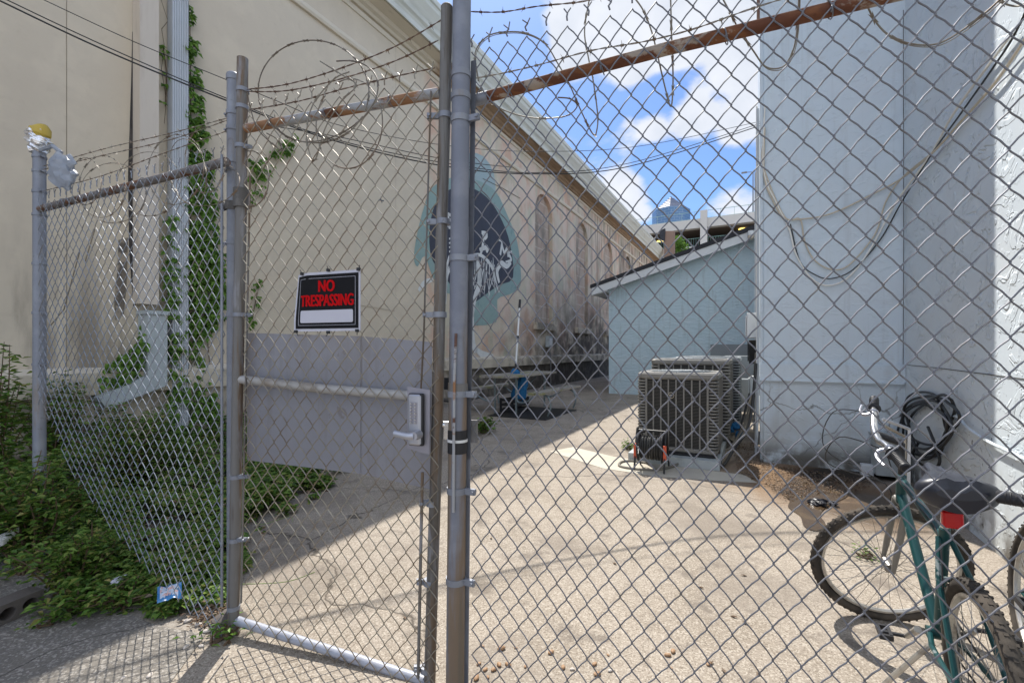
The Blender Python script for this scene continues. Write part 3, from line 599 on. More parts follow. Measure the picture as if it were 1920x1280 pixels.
# band with ledge
mb = MB(); RF.box(mb, -.02, 1.345, 1.0, 1.19, .003, .035); RF.box(mb, -.02, 1.33, .985, 1.0, .003, .05); mb.build('band', M['bluewall'], pb, smooth=False)
mb = MB(); mb.tube(smoothpts([RS.w(1702, 684, .002), RS.w(1760, 690, .002), RS.w(1840, 700, .002), RS.w(1925, 711, .002)]), .0035, 5)
M['darkline'] = mat('crack_shadow', (.08, .08, .08), .9); mb.build('crack', M['darkline'], pb)
mb = MB(); mb.tube([RF.pt(1.33, 1.2, .01), RF.pt(1.335, 2.6, .008), RF.pt(1.332, 5, .008)], .003, 5); mb.build('crack', M['darkline'], pb)
mb = MB(); q = [RS.w(x, y, .03) for x, y in ((1765, 778), (1795, 781), (1812, 800), (1850, 826), (1900, 850), (1960, 880))]; mb.tube(smoothpts(q), .011, 8); mb.build('painted_conduit', M['bluewall'], pb)
# rounded vertical edge bead + flashing strip at corner
mb = MB(); mb.tube([RA + V((-.004, -.004, .0)), RA + V((-.004, -.004, H))], .02, 8); mb.build('corner_bead', M['bluewall'], pb)
rp_ = MB(); rp_.box(RL.pt(.12, 6.0, .03), (.03, .05, 1.2)); rp_.build('rusty_flashing', M['rusty_dark'], pb, smooth=False)
# base soil wedge of dead leaves: stuff
mb = MB(); r2 = random.Random(3)
area = [gnd(*p) for p in ((1372, 835), (1420, 830), (1432, 872), (1500, 880), (1640, 905), (1600, 930), (1540, 925), (1470, 940), (1440, 915), (1385, 888))]
def inpoly(x, y, P):
    c = False; j = len(P) - 1
    for i in range(len(P)):
        if (P[i].y > y) != (P[j].y > y) and x < (P[j].x - P[i].x) * (y - P[i].y) / (P[j].y - P[i].y) + P[i].x: c = not c
        j = i
    return c
xs = [p.x for p in area]; ys = [p.y for p in area]; cnt = 0
while cnt < 3800:
    x, y = r2.uniform(min(xs), max(xs)), r2.uniform(min(ys), max(ys))
    if not inpoly(x, y, area): continue
    cnt += 1; a = r2.uniform(0, 6.28)
    mb.leaf((x, y, r2.uniform(.003, .03)), (math.cos(a), math.sin(a), r2.uniform(-.1, .5)), (r2.uniform(-.5, .5), r2.uniform(-.5, .5), 1), r2.uniform(.008, .032), r2.uniform(.003, .009))
mb.build('leaf_litter', M['drymat'], kind='stuff', label='brown dead leaves and grit along the foot of the pale blue wall', cat='leaf litter')

# ------------------------------------------------------------------ low blue building
lb = thing('low_building', 'low blue stucco outbuilding with sloping black shingle roof and white fascia', 'building', LB.O, rot=rotF)
t1 = 4.06
zl = LB.hit(1142, 545)[1]; zr = LB.hit(1425, 447)[1]; sl = (zr - zl) / t1
mb = MB(); mb.prism([LB.pt(0, 0), LB.pt(t1, 0), LB.pt(t1, zr + .12), LB.pt(0, zl + .12)], D * 9); mb.build('wall', M['lowblue'], lb, smooth=False)
oh = .45
def slope(a): return zl + sl * a
fo = .28
mb = MB(); mb.prism([LB.pt(-oh, slope(-oh) - .02, fo), LB.pt(t1, slope(t1) - .02, fo), LB.pt(t1, slope(t1) + .2, fo), LB.pt(-oh, slope(-oh) + .2, fo)], LB.n * .03); mb.build('fascia', M['white'], lb, smooth=False)
mb = MB(); mb.prism([LB.pt(-oh - .04, slope(-oh) + .203, fo + .06), LB.pt(t1, slope(t1) + .203, fo + .06), LB.pt(t1, slope(t1) + .33, fo + .06), LB.pt(-oh - .04, slope(-oh) + .30, fo + .06)], D * 9.6); mb.build('roof', M['shingle'], lb, smooth=False)
mb = MB(); mb.prism([LB.pt(-oh, slope(-oh) - .02, fo - .002), LB.pt(-oh, slope(-oh) + .2, fo - .002), LB.pt(-.003, slope(0) + .2, fo - .002), LB.pt(-.003, slope(0) - .05, fo - .002)], D * (fo - .01)); mb.build('soffit_return', M['white'], lb, smooth=False)
mb = MB(); mb.prism([LB.pt(-oh, slope(-oh) + .0, 0), LB.pt(-oh, slope(-oh) + .2, 0), LB.pt(-.003, slope(0) + .2, 0), LB.pt(-.003, slope(0) + .0, 0)], D * 9); mb.build('eave', M['white'], lb, smooth=False)
cmr = thing('security_camera', 'small white dome camera under the fascia of the low blue building', 'camera', LB.w(1408, 442, .35))
m2 = MB(); c = LB.w(1408, 440, .4); m2.tube([c + V((0, 0, .1)), c + V((0, 0, -.02))], [.07, .085], 12); m2.build('mount', M['white'], cmr)
m2 = MB(); m2.blob(c - V((0, 0, .05)), (.08, .08, .08), 12, 8); m2.build('dome', M['cord_tan'], cmr)

# ------------------------------------------------------------------ behind: garage, tower, lamp, tree, panel
GF = Frame((25.3, 60), Nn, -D)
pg = thing('parking_garage', 'concrete multi-storey parking garage with green railings beyond the low roof', 'parking garage', GF.O, rot=rotF)
zt = GF.hit(1320, 409)[1]; zb_ = GF.hit(1320, 426)[1]; zf = GF.hit(1320, 460)[1]
mb = MB(); A0, A1 = -22, 26
GF.box(mb, A0, A1, zb_, zt, -1, 0); GF.box(mb, A0, A1, zf - 1.6, zf, -1, 0); GF.box(mb, A0, A1, zf - 4.4, zf - 2.9, -1, 0); GF.box(mb, A0, A1, 0, zf - 8, -1, 0)
mb.build('parapet', M['garage'], pg, smooth=False)
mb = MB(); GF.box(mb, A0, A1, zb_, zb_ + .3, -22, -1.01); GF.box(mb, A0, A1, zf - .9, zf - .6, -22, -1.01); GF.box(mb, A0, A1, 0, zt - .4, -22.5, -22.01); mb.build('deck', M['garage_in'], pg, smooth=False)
for px in (1130, 1320, 1490):
    a = GF.hit(px, 430)[0]; m2 = MB(); GF.box(m2, a - .42, a + .42, 0, zt + (.95 if px == 1320 else 0), .003, .5); m2.build('column', M['garage'], pg, smooth=False)
def railing(z0, z1, name, a0, a1, step=.45):
    m2 = MB()
    for z in (z0 + .08, z1): m2.tube([GF.pt(a0, z, -.3), GF.pt(a1, z, -.3)], .035, 5)
    a = a0
    while a < a1: m2.box(GF.pt(a, (z0 + z1) / 2, -.3), (.03, .03, z1 - z0)); a += step
    m2.build(name, M['railgreen'], pg, smooth=False)
railing(zt, zt + 1.05, 'railing', A0, A1, 1.6); railing(zf, zf + 1.1, 'railing', A0, A1, .3)
for (px, py) in ((1392, 422), (1233, 438)):
    a, z = GF.hit(px, py, -3); c = GF.pt(a, zb_ - .1, -5 if px != 1392 else -3); m2 = MB(); m2.blob(c, (.5, .5, .13), 12, 6); m2.build('ceiling_lamp', M['lampglow'], pg)
TY = 260.0
tc_ = at(1258, 655, TY); tw = thing('glass_tower', 'distant blue glass tower with a stepped pyramid top', 'tower', (tc_.x, tc_.y, 0))
hw = 32 / F * TY; z0 = at(0, 396, TY).z; za = at(0, 369, TY).z
def oct_(r, z): return [V((tc_.x + r * math.cos(R(22.5 + 45 * k)), tc_.y + r * math.sin(R(22.5 + 45 * k)), z)) for k in range(8)]
mb = MB(); mb.prism(oct_(hw * 1.06, 0), (0, 0, z0)); mb.build('shaft', M['glasstower'], tw, smooth=False)
st_ = 6
for k in range(st_):
    r0 = hw * 1.02 * (1 - k / st_); r1 = hw * 1.02 * (1 - (k + .72) / st_); za0 = z0 + (za - z0) * k / st_; za1 = z0 + (za - z0) * (k + .75) / st_; za2 = z0 + (za - z0) * (k + 1) / st_
    m2 = MB(); a_, b_ = oct_(r0, za0 + .01), oct_(max(r1, .05), za1)
    m2.v = a_ + b_; m2.f = [(i, (i + 1) % 8, 8 + (i + 1) % 8, 8 + i) for i in range(8)] + [tuple(range(8, 16))]; m2.build('roof_tier', M['towerroof'], tw, smooth=False)
    m2 = MB(); m2.prism(oct_(max(r1 * .97, .04), za1), (0, 0, za2 - za1)); m2.build('roof_band', M['towerroof_b'], tw, smooth=False)
lc = GF.w(1412, 400, -4); ltop = GF.w(1412, 321, -4).z
sl_ = thing('street_lamp', 'tall twin-headed lamp pole standing on the parking garage deck', 'street lamp', (lc.x, lc.y, zt - 1))
mb = MB(); mb.tube([(lc.x, lc.y, zt - 1), (lc.x, lc.y, ltop)], [.11, .07], 8); mb.build('pole', M['acgrey'], sl_)
for s_ in (-1, 1):
    m2 = MB(); m2.tube([(lc.x, lc.y, ltop - .1), V((lc.x, lc.y, ltop)) + Nn * s_ * .9], .05, 6); m2.box(V((lc.x, lc.y, ltop)) + Nn * s_ * 1.05, (.7, .35, .14), rotF); m2.build('lamp_head', M['acgrey'], sl_, smooth=False)
pn = thing('rooftop_panel', 'brown panel wall draped with black plastic beside the cornice end', 'panel', at(1250, 500, 34))
mb = MB(); p0 = at(1245, 470, 33.5)
mb.hexa(at(1245, 500, 33.5), at(1264, 500, 33.5) - at(1245, 500, 33.5), D * .5, V((0, 0, at(0, 433, 33.5).z - at(0, 500, 33.5).z))); mb.build('board', M['brownpanel'], pn, smooth=False)
mb = MB(); mb.prism([at(x, y, 33.3) for x, y in ((1236, 440), (1238, 432), (1247, 428), (1246, 452), (1240, 450), (1238, 446))], D * .25); mb.build('plastic_drape', M['tarp'], pn, smooth=False)
# tree beyond the roof
def crown(mb, c, rad, n, L, rn, shell=.55):
    for _ in range(n):
        d = V((rn.gauss(0, 1), rn.gauss(0, 1), rn.gauss(0, 1))).normalized(); k = rn.uniform(shell, 1.0) * (1 + .22 * noise.noise(d * 2.4 + V(c)))
        p = V(c) + V((d.x * rad[0], d.y * rad[1], d.z * rad[2])) * k
        dd = (d + V((rn.gauss(0, .7), rn.gauss(0, .7), rn.gauss(-.2, .6)))).normalized()
        mb.leaf(p, dd, V((rn.gauss(0, .5), rn.gauss(0, .5), 1)), L * rn.uniform(.7, 1.3), L * .32)
tr = thing('tree', 'bright green tree top showing between brown panel and garage', 'tree', (at(1275, 460, 40).x, 40, 0))
mb = MB(); rr = random.Random(5)
c = at(1274, 466, 40)
for k in range(7): crown(mb, c + V((rr.uniform(-.3, .3), rr.uniform(-.5, .5), rr.uniform(-1.0, .7))), (.45, .5, .5), 320, .16, rr, .4)
crown(mb, c - V((0, 0, 3)), (1.2, 1.2, 2.4), 1500, .2, rr, .4)
mb.build('crown', M['hedge'], tr); mb = MB(); mb.tube([(c.x, c.y, 0), (c.x + .1, c.y, 5), (c.x, c.y, c.z - 1)], [.2, .15, .06], 8); mb.build('trunk', M['stem'], tr)

# ------------------------------------------------------------------ chain-link helper
def chainlink(mb, pt, a0, a1, z0, z1, w, h, r, keep=None, seed=0, top=True, bottom=True, n=5, bow=.0018):
    ni = int(round((a1 - a0) / (w / 2))); K = int(round((z1 - z0) / (h / 2)))
    if (ni % 2): ni += 1
    for i in range(ni):
        pts = []
        def flush():
            if len(pts) > 2: mb.tube(list(pts), r, n)
            pts.clear()
        for k in range(K):
            xa = a0 + (i + ((i + k) % 2)) * w / 2; xb = a0 + (i + ((i + k + 1) % 2)) * w / 2
            za, zb = z0 + k * h / 2, z0 + (k + 1) * h / 2
            if keep and not (keep((xa + xb) / 2, (za + zb) / 2)): flush(); continue
            sg = 1 if xb > xa else -1; dep = r * .9 * sg; o = r * .8
            pts.append(pt(xa - sg * o, za, 0))
            pts.append(pt(xa + (xb - xa) * .13, za + (zb - za) * .17, dep))
            pts.append(pt(xa + (xb - xa) * .5 - bow * sg, za + (zb - za) * .5, dep * .8))
            pts.append(pt(xa + (xb - xa) * .87, za + (zb - za) * .83, dep))
            if k == K - 1: pts.append(pt(xb, zb, 0))
        flush()
    for (z, sgn, k) in ((z1, 1, K), (z0, -1, 0)):
        if (sgn == 1 and not top) or (sgn == -1 and not bottom): continue
        for i in range(-1, ni):
            if (i + k) % 2 == 0: continue
            x = a0 + (i + 1) * w / 2
            if keep and not keep(x, z - sgn * .01): continue
            jx = rnd.uniform(-.006, .006)
            mb.tube([pt(x, z, 0), pt(x + jx, z + sgn * .014, r), pt(x - jx, z + sgn * .03, -r)], r * 1.35, n)
            for s_ in (-1, 1): mb.tube([pt(x - jx, z + sgn * .028, 0), pt(x + s_ * (.012 + rnd.uniform(0, .006)), z + sgn * (.046 + rnd.uniform(-.006, .008)), s_ * r)], r, n)

def wob(fr, off, amp=.012, seed=0.0, inp=.004):
    def pt(a, z, dep):
        q = V((a * 1.1 + seed, z * .9, seed)); nz = noise.noise(q) * amp; q2 = V((a * 3 + seed, z * 3, seed + 5))
        return fr.pt(a + noise.noise(q2) * inp, z + noise.noise(q2 + V((9, 0, 0))) * inp, off + dep + nz)
    return pt
def fpipe(fr, p0, p1, r, n=14, off=0, jit=0):
    return [fr.w(*p0, off), fr.w(*p1, off)]
def band(mb, c, r, h=.022, arm=None, th=.004):
    """steel strap round a post centred at c; arm = vector to the tension bar"""
    mb.tube([c - V((0, 0, h / 2)), c + V((0, 0, h / 2))], r + th, 16)
    if arm is not None:
        d = V(arm).normalized(); L_ = V(arm).length; s_ = V((-d.y, d.x, 0))
        mb.hexa(c - V((0, 0, h / 2)) + s_ * .007, d * L_, s_ * -.014, V((0, 0, h)))
        mb.tube([c + d * (L_ - .008) + s_ * .016, c + d * (L_ - .008) - s_ * .016], .006, 8)

# ------------------------------------------------------------------ left fence
lf = thing('chain_link_fence', 'shorter chain-link fence run left of the gate with a rusty top rail', 'fence', LF.pt(.9, 0))
Llen = 1.745
zc_pts = [(0, 1.08), (LF.hit(110, 800)[0], LF.hit(110, 800)[1]), (LF.hit(135, 880)[0], LF.hit(135, 880)[1]), (LF.hit(200, 985)[0], LF.hit(200, 985)[1]), (LF.hit(280, 1065)[0], LF.hit(280, 1065)[1]), (LF.hit(400, 1130)[0], .03), (3, .0)]
def zcut(a):
    for (p, q) in zip(zc_pts, zc_pts[1:]):
        if p[0] <= a <= q[0]: return p[1] + (q[1] - p[1]) * (a - p[0]) / max(q[0] - p[0], 1e-6)
    return 0
base_pt = wob(LF, .02, .03, 2.0, .008)
def lpt(a, z, dep):
    p = base_pt(a, z, dep); k = max(0, 1 - z / 1.1); t = max(0, 1 - a / 1.6)
    return p - LF.n * (.10 * k * k * t) + LF.u * (.05 * k * t)
mb = MB(); chainlink(mb, lpt, .04, Llen, .02, 2.275, .066, .083, .0021, keep=lambda a, z: z > zcut(a)); mb.build('mesh', M['wire_blue'], lf)
a_, zr_ = LF.hit(80, 392); mb = MB(); mb.tube([LF.w(76, 392, -.01), LF.w(425, 303, -.01)], .021, 14); mb.build('top_rail', M['rusty_mid'], lf)
pt0 = LF.w(74, 300, -.02); mb = MB(); mb.tube([V((pt0.x, pt0.y, 0)), V((pt0.x, pt0.y, LF.w(74, 282, -.02).z))], .032, 16); lp = mb.build('post', M['galv'], lf)
for py in (295, 322, 360, 403, 495, 587, 683): m2 = MB(); band(m2, V((pt0.x, pt0.y, LF.w(74, py, -.02).z)), .032, .016, LF.u * .05); m2.build('band', M['galv'], lf)
tb = LF.w(416, 300, .02); mb = MB(); mb.tube([V((tb.x, tb.y, .15)), V((tb.x, tb.y, LF.w(416, 290, .02).z))], .006, 8); mb.build('tension_bar', M['galv'], lf)

# ------------------------------------------------------------------ gate
gate = thing('gate', 'tall chain-link walk gate with rusty top rail, grey sheet and push-button lock', 'gate', GT.pt(.5, 0))
mb = MB(); mb.tube([GT.w(455, 110), GT.w(452, 400), GT.w(446, 700), GT.w(441, 1000), GT.w(437, 1198)], .0245, 18); up1 = mb.build('upright', M['galv_old'], gate)
mb = MB(); mb.tube([GT.w(838, 14), GT.w(833, 250), GT.w(826, 500), GT.w(820, 800), GT.w(812, 1050), GT.w(805, 1300)], .0235, 18); mb.blob(GT.w(838, 15), (.025, .025, .014), 14, 6); up2 = mb.build('upright', M['galv_old'], gate)
mb = MB(); mb.tube([GT.w(462, 241, -.005), GT.w(640, 208, -.005), GT.w(826, 174, -.005)], .021, 14); mb.build('top_rail', M['rusty'], gate)
mb = MB(); mb.tube([GT.w(452, 711, -.004), GT.w(600, 728, -.004), GT.w(775, 742, -.004)], .0205, 14); mb.build('mid_rail', M['midpipe'], gate)
mb = MB(); mb.tube([GT.w(445, 1163, -.004), GT.w(600, 1213, -.004), GT.w(812, 1281, -.004)], .0205, 14); mb.build('bottom_rail', M['paintpipe'], gate)
mb = MB(); chainlink(mb, wob(GT, .026, .018, 7.0, .007), .055, 1.02, .0, 2.46, .0720, .089, .00225, bottom=True); mb.build('mesh', M['wire_brown'], gate)
for (c4, nm) in ((((463, 624), (676, 630), (676, 888), (463, 862)), 0), (((677, 630), (810, 641), (808, 917), (677, 888)), 1)):
    m2 = MB(); m2.prism([GT.w(x, y, -.045 - .006 * nm) for x, y in c4], GT.n * -.003); m2.build('sheet', M['sheet'], gate, smooth=False)
mb = MB(); mb.tube([GT.w(808, 172, .024), GT.w(800, 440, .026), GT.w(795, 620, .026), GT.w(789, 735, .026)], .0065, 8, flat=.6); mb.tube([GT.w(792, 885, .026), GT.w(784, 1270, .026)], .0065, 8); mb.build('tension_bar', M['galv_old'], gate)
mb = MB(); mb.tube([GT.w(469, 330, .02), GT.w(463, 620, .02), GT.w(452, 1130, .02)], .006, 8, flat=.6); mb.build('tension_bar', M['galv_old'], gate)
mb = MB()
for (px, py, px2) in ((835, 218, 801), (831, 416, 800), (825, 590, 793), (812, 942, 787), (807, 1090, 781), (801, 1252, 776)):
    c = GT.w(px, py); m2 = MB(); band(m2, c, .0235, .022, (GT.w(px2, py, .022) - c)); m2.build('band', M['galv'], gate)
for (py, px, px2) in ((170, 455, 0), (202, 454, 0), (275, 453, 470), (590, 449, 468), (893, 443, 465), (1011, 441, 462), (1138, 438, 0)):
    c = GT.w(px, py); m2 = MB(); band(m2, c, .0245, .018, (GT.w(px2, py, .02) - c) if px2 else None); m2.build('band', M['galv'], gate)
# lock
lk = MB(); m2 = MB(); pc = [GT.w(x, y, .045) for x, y in ((765, 724), (807, 731), (806, 851), (764, 840))]; m2.prism(pc, GT.n * .004); plate = m2.build('lock_plate', M['plate'], gate, smooth=False)
cB = GT.w(779, 786, .062); rotG = Matrix(((GT.u.x, GT.n.x, 0), (GT.u.y, GT.n.y, 0), (0, 0, 1)))
m2 = MB(); m2.rbox(cB, (.062, .028, .20), .012, rotG, 4); lockb = m2.build('lock_body', M['zinc'], plate)
m2 = MB(); m2.rbox(cB - GT.n * .002 + GT.u * .003, (.068, .02, .206), .012, rotG, 4); m2.build('lock_gasket', M['black'], plate)
m2 = MB(); m2.rbox(cB + GT.n * .0135 + V((0, 0, .028)), (.034, .003, .085), .003, rotG, 2); m2.build('keypad_panel', M['plate'], plate)
m2 = MB()
for i in range(7):
    for j in (-1, 1):
        c = cB + GT.n * .015 + GT.u * (.009 * j) + V((0, 0, .064 - .0125 * i)); m2.tube([c, c + GT.n * .006], .0036, 8)
m2.build('buttons', M['steel'], plate)
m2 = MB(); cl = GT.w(786, 814, .076); m2.tube([cl, cl + GT.n * .045], .017, 16); e = GT.w(740, 812, .118)
m2.tube(smoothpts([cl + GT.n * .04, cl + GT.n * .045 - GT.u * .03, e]), [.012] * 6 + [.011] * 7, 12, flat=1.2); m2.build('lever', M['zinc'], plate)

# hinge post with cap
hp = thing('gate_post', 'blue-grey galvanised hinge post with a domed cap beside the gate', 'post', (0, 0, 0))
hb = GT.w(437, 1000, -.055); hb.z = 0; hp.location = hb; WM[hp.name] = Matrix.Translation(hb)
ht = at(437, 152, hb.y).z
mb = MB(); mb.tube([hb, V((hb.x, hb.y, ht))], .0275, 20); mb.build('shaft', M['galv'], hp)
mb = MB(); mb.tube([V((hb.x, hb.y, ht)), V((hb.x, hb.y, ht + .022))], .031, 18); mb.blob(V((hb.x, hb.y, ht + .022)), (.031, .031, .022), 18, 8); mb.build('cap', M['galv'], hp)
for py in (213, 242, 303, 318, 455, 590): m2 = MB(); band(m2, V((hb.x, hb.y, at(0, py, hb.y).z)), .0275, .02, LF.u * -.05 if py in (242, 318, 213, 455) else None); m2.build('band', M['galv'], hp)
hg = MB(); c = GT.w(452, 372); hg.tube([c - V((0, 0, .045)), c + V((0, 0, .045))], .034, 18); c2 = V((hb.x, hb.y, c.z - .01)); hg.tube([c2 - V((0, 0, .02)), c2 + V((0, 0, .02))], .035, 16)
ear = c2 - LF.u * .05 + GT.n * .02; hg.blob(ear, (.022, .018, .024), 12, 8); hg.tube([ear, ear + LF.u * .04], .012, 10); M['hinge'] = mat('dark_cast_hinge', (.11, .105, .10), .7, .2, layers=[dict(s=25, lo=.5, hi=.65, c=(.18, .17, .16), a=.6)]); hg.build('hinge', M['hinge'], hp)
mb = MB(); rc = random.Random(2); mb.blob(V((hb.x - .02, hb.y + .0, .02)), (.075, .07, .05), 14, 8, .12, rn=rc); mb.build('footing', M['brick_core'], hp)

# main latch post
mp_ = thing('main_post', 'thick galvanised latch post between gate and right fence', 'post', (0, 0, 0))
Ym = 1.815; mbp = V((at(860, 655, Ym).x, Ym, 0)); mp_.location = mbp; WM[mp_.name] = Matrix.Translation(mbp)
def mpos(py): z = at(860, py, Ym).z; return V((at(853 + 13 * (1 - py / 1280), py, Ym).x, Ym, z))
mb = MB(); top_ = mpos(-150); mb.tube([V((mpos(1280).x, Ym, 0)), mpos(900), mpos(500), mpos(100), top_], .0365, 24); mb.build('shaft', M['post'], mp_)
mb = MB(); mb.blob(top_, (.041, .041, .03), 16, 8); mb.build('cap', M['galv'], mp_)
for (py, arm) in ((183, 0), (226, 1), (142, 0), (485, 1), (738, 1), (918, 1), (1086, 1)):
    m2 = MB(); band(m2, mpos(py), .0365, .024, RP.u * .082 if arm else None); m2.build('band', M['galv'], mp_)
m2 = MB(); m2.tube([mpos(805), mpos(848)], .039, 20); m2.build('black_tape', M['black'], mp_)
m2 = MB(); m2.tube([mpos(822), mpos(827)], .041, 20); m2.build('wire_tie', M['white'], mp_)
m2 = MB(); m2.tube([mpos(718), mpos(736)], .0395, 20); m2.build('strike_strap', M['galv_old'], mp_)
q = [at(855, 625, Ym - .045), at(852, 700, Ym - .047), at(851, 800, Ym - .048), at(850, 960, Ym - .045)]; m2 = MB(); m2.tube(q, .0055, 8); m2.build('strike_rod', M['rusty'], mp_)
m2 = MB(); m2.box(at(889, 808, Ym + .03), (.028, .012, .09), rotG); m2.build('strike_plate', M['galv_old'], mp_, smooth=False)
m2 = MB(); m2.box(at(836, 806, Ym + .04), (.04, .03, .07), rotG); m2.tube([at(828, 796, Ym + .04), at(845, 796, Ym + .04)], .016, 12); m2.build('latch_cylinder', M['steel'], mp_)

# right fence panel
rf = thing('chain_link_fence', 'large chain-link fence run right of the post under a heavily rusted rail', 'fence', RP.pt(1.0, 0))
mb = MB(); chainlink(mb, wob(RP, .024, .026, 11.0, .008), .0, 2.16, .03, 2.575, .0790, .101, .0025, bow=.0022); mb.build('mesh', M['wire'], rf)
mb = MB(); mb.tube([RP.w(884, 190, -.004), RP.w(905, 184, -.004), RP.w(1250, 92, -.004), RP.w(1640, -2, -.004), RP.w(1640, -2, -.004) + RP.u * 1.05], .0215, 16); mb.build('top_rail', M['rusty_dark'], rf)
mb = MB(); mb.tube([RP.w(868, 194, -.004), RP.w(916, 182, -.004)], .0235, 16); mb.build('rail_end', M['galv'], rf)
mb = MB(); tbq = [RP.w(888.5, 115, .03), RP.w(884.5, 430, .032), RP.w(878, 860, .032), RP.w(873.5, 1340, .032)]
for qa, qb in zip(tbq, tbq[1:]): mb.prism([qa - RP.u * .0105, qa + RP.u * .0105, qb + RP.u * .0105, qb - RP.u * .0105], RP.n * .005); mb.build('tension_bar', M['galv'], rf)
ep = RP.pt(2.17, 0); mb = MB(); mb.tube([ep, ep + V((0, 0, 2.9))], .032, 14); mb.build('post', M['galv'], rf)

for fr_, par, a_s, pa, pb_, rr_ in ((RP, rf, (.16, .52, .93, 1.22), (905, 184), (1640, -2), .0225), (GT, gate, (.2, .5, .83), (462, 241), (826, 174), .022), (LF, lf, (.3, .7, 1.1, 1.5), (76, 392), (425, 303), .022)):
    A_, B_ = fr_.w(*pa, -.004), fr_.w(*pb_, -.004); ax_ = (B_ - A_).normalized(); s0_ = (A_ - fr_.O).dot(fr_.u)
    for a_ in a_s:
        c_ = A_ + ax_ * ((a_ - s0_) / ax_.dot(fr_.u)); m2 = MB(); m2.ring(c_, ax_ + V((.0, .0, .25)), rr_ + .003, .002, 18, 5); m2.ring(c_ + fr_.n * .024 + V((0, 0, -.012)), fr_.u, .008, .002, 10, 5); m2.build('tie_wire', M['wire'], par)
kn = GT.w(715, 376, .03); m2 = MB(); rk = random.Random(3)
for k in range(5): v_ = V((rk.gauss(0, 1), rk.gauss(0, 1), rk.gauss(0, 1))).normalized() * .011; m2.tube([kn - v_, kn + v_], .002, 5)
m2.build('tie_wire', M['wire'], gate)

# no-trespassing sign
sgn = thing('no_trespassing_sign', 'black, white and red NO TRESPASSING sign wired to the gate mesh', 'sign', GT.w(613, 617, .045))
ca, cz = GT.hit(613, 565, .045); SW, SH = .346, .256
tl = Matrix.Rotation(R(-.6), 3, 'X')
def sg(x, y, d=0):   # x,y in -0.5..0.5 of the sheet
    curl = max(0, -x - .30) * max(0, y + .3); bend = .018 * (x * 2) ** 2 * .2
    xx = x * SW + curl * .06; return GT.pt(ca + xx, cz + y * SH - curl * .03, .045 + d - curl * .10 + bend)
def rrect(x0, x1, y0, y1, r, n=4):
    out = []
    for (cx, cy, a0) in ((x1 - r, y1 - r, 0), (x0 + r, y1 - r, 90), (x0 + r, y0 + r, 180), (x1 - r, y0 + r, 270)):
        for k in range(n + 1): a = R(a0 + 90 * k / n); out.append((cx + r * math.cos(a), cy + r * math.sin(a) * 1.3))
    return out
def sgrid(x0, x1, y0, y1, d, m, name, nx=16, ny=10, th=.0012):
    m2 = MB(); m2.quadgrid(lambda u, v: sg(x0 + (x1 - x0) * u, y0 + (y1 - y0) * v, d), nx, ny); m2.quadgrid(lambda u, v: sg(x1 + (x0 - x1) * u, y0 + (y1 - y0) * v, d - th), nx, ny)
    return m2.build(name, m, sgn)
sgrid(-.5, .5, -.5, .5, 0, M['sign_white'], 'plate')
sgrid(-.472, .472, -.455, .455, .0016, M['sign_black'], 'black_field', th=.0006)
m2 = MB()
for (x0, x1, y0, y1) in ((-.43, .43, .395, .40), (-.43, .43, -.40, -.395), (-.43, -.4255, -.4, .4), (.4255, .43, -.4, .4)):
    m2.quadgrid(lambda u, v: sg(x0 + (x1 - x0) * u, y0 + (y1 - y0) * v, .0022), 10 if x1 - x0 > .1 else 1, 10 if y1 - y0 > .1 else 1)
m2.build('white_outline', M['sign_white'], sgn)
m2 = MB()
q = rrect(-.40, .395, -.35, -.15, .02); b = len(m2.v); m2.v = [sg(x, y, .0024) for x, y in q]; m2.f = [tuple(range(len(q)))]; m2.build('blank_strip', M['sign_white'], sgn, smooth=False)
for (t, hh, yy, ww) in (('NO', .165, .262, .235), ('TRESPASSING', .165, .02, .80)):
    vs, fs, w0 = text_mb(t, 1.0, .0, .0); m2 = MB(); k = ww / w0; bw_ = .010
    for j, (sx_, sy_) in enumerate(((-1, 0), (-.5, .6), (0, 0), (.5, -.6), (1, 0))):
        b = len(m2.v); m2.v += [sg(v.x * k + sx_ * bw_, yy + v.y * hh * 1.15 + sy_ * .008, .0026 + .0003 * j + (.0002 if v.z > 0 else 0)) for v in vs]; m2.f += [tuple(i + b for i in f) for f in fs]
    m2.build('lettering', M['sign_red'], sgn, smooth=False)
for (x, y) in ((-.40, .5), (.03, .52), (.48, .5), (-.46, -.5), (.03, -.52), (.46, -.5)):
    m2 = MB(); c = sg(x, y, .004); m2.box(c, (.012, .012, .012), rotG); m2.tube([c, c + V((rnd.uniform(-.01, .01), 0, .018 * (1 if y > 0 else -1)))], .0018, 5); m2.build('zip_tie', M['black'], sgn, smooth=False)

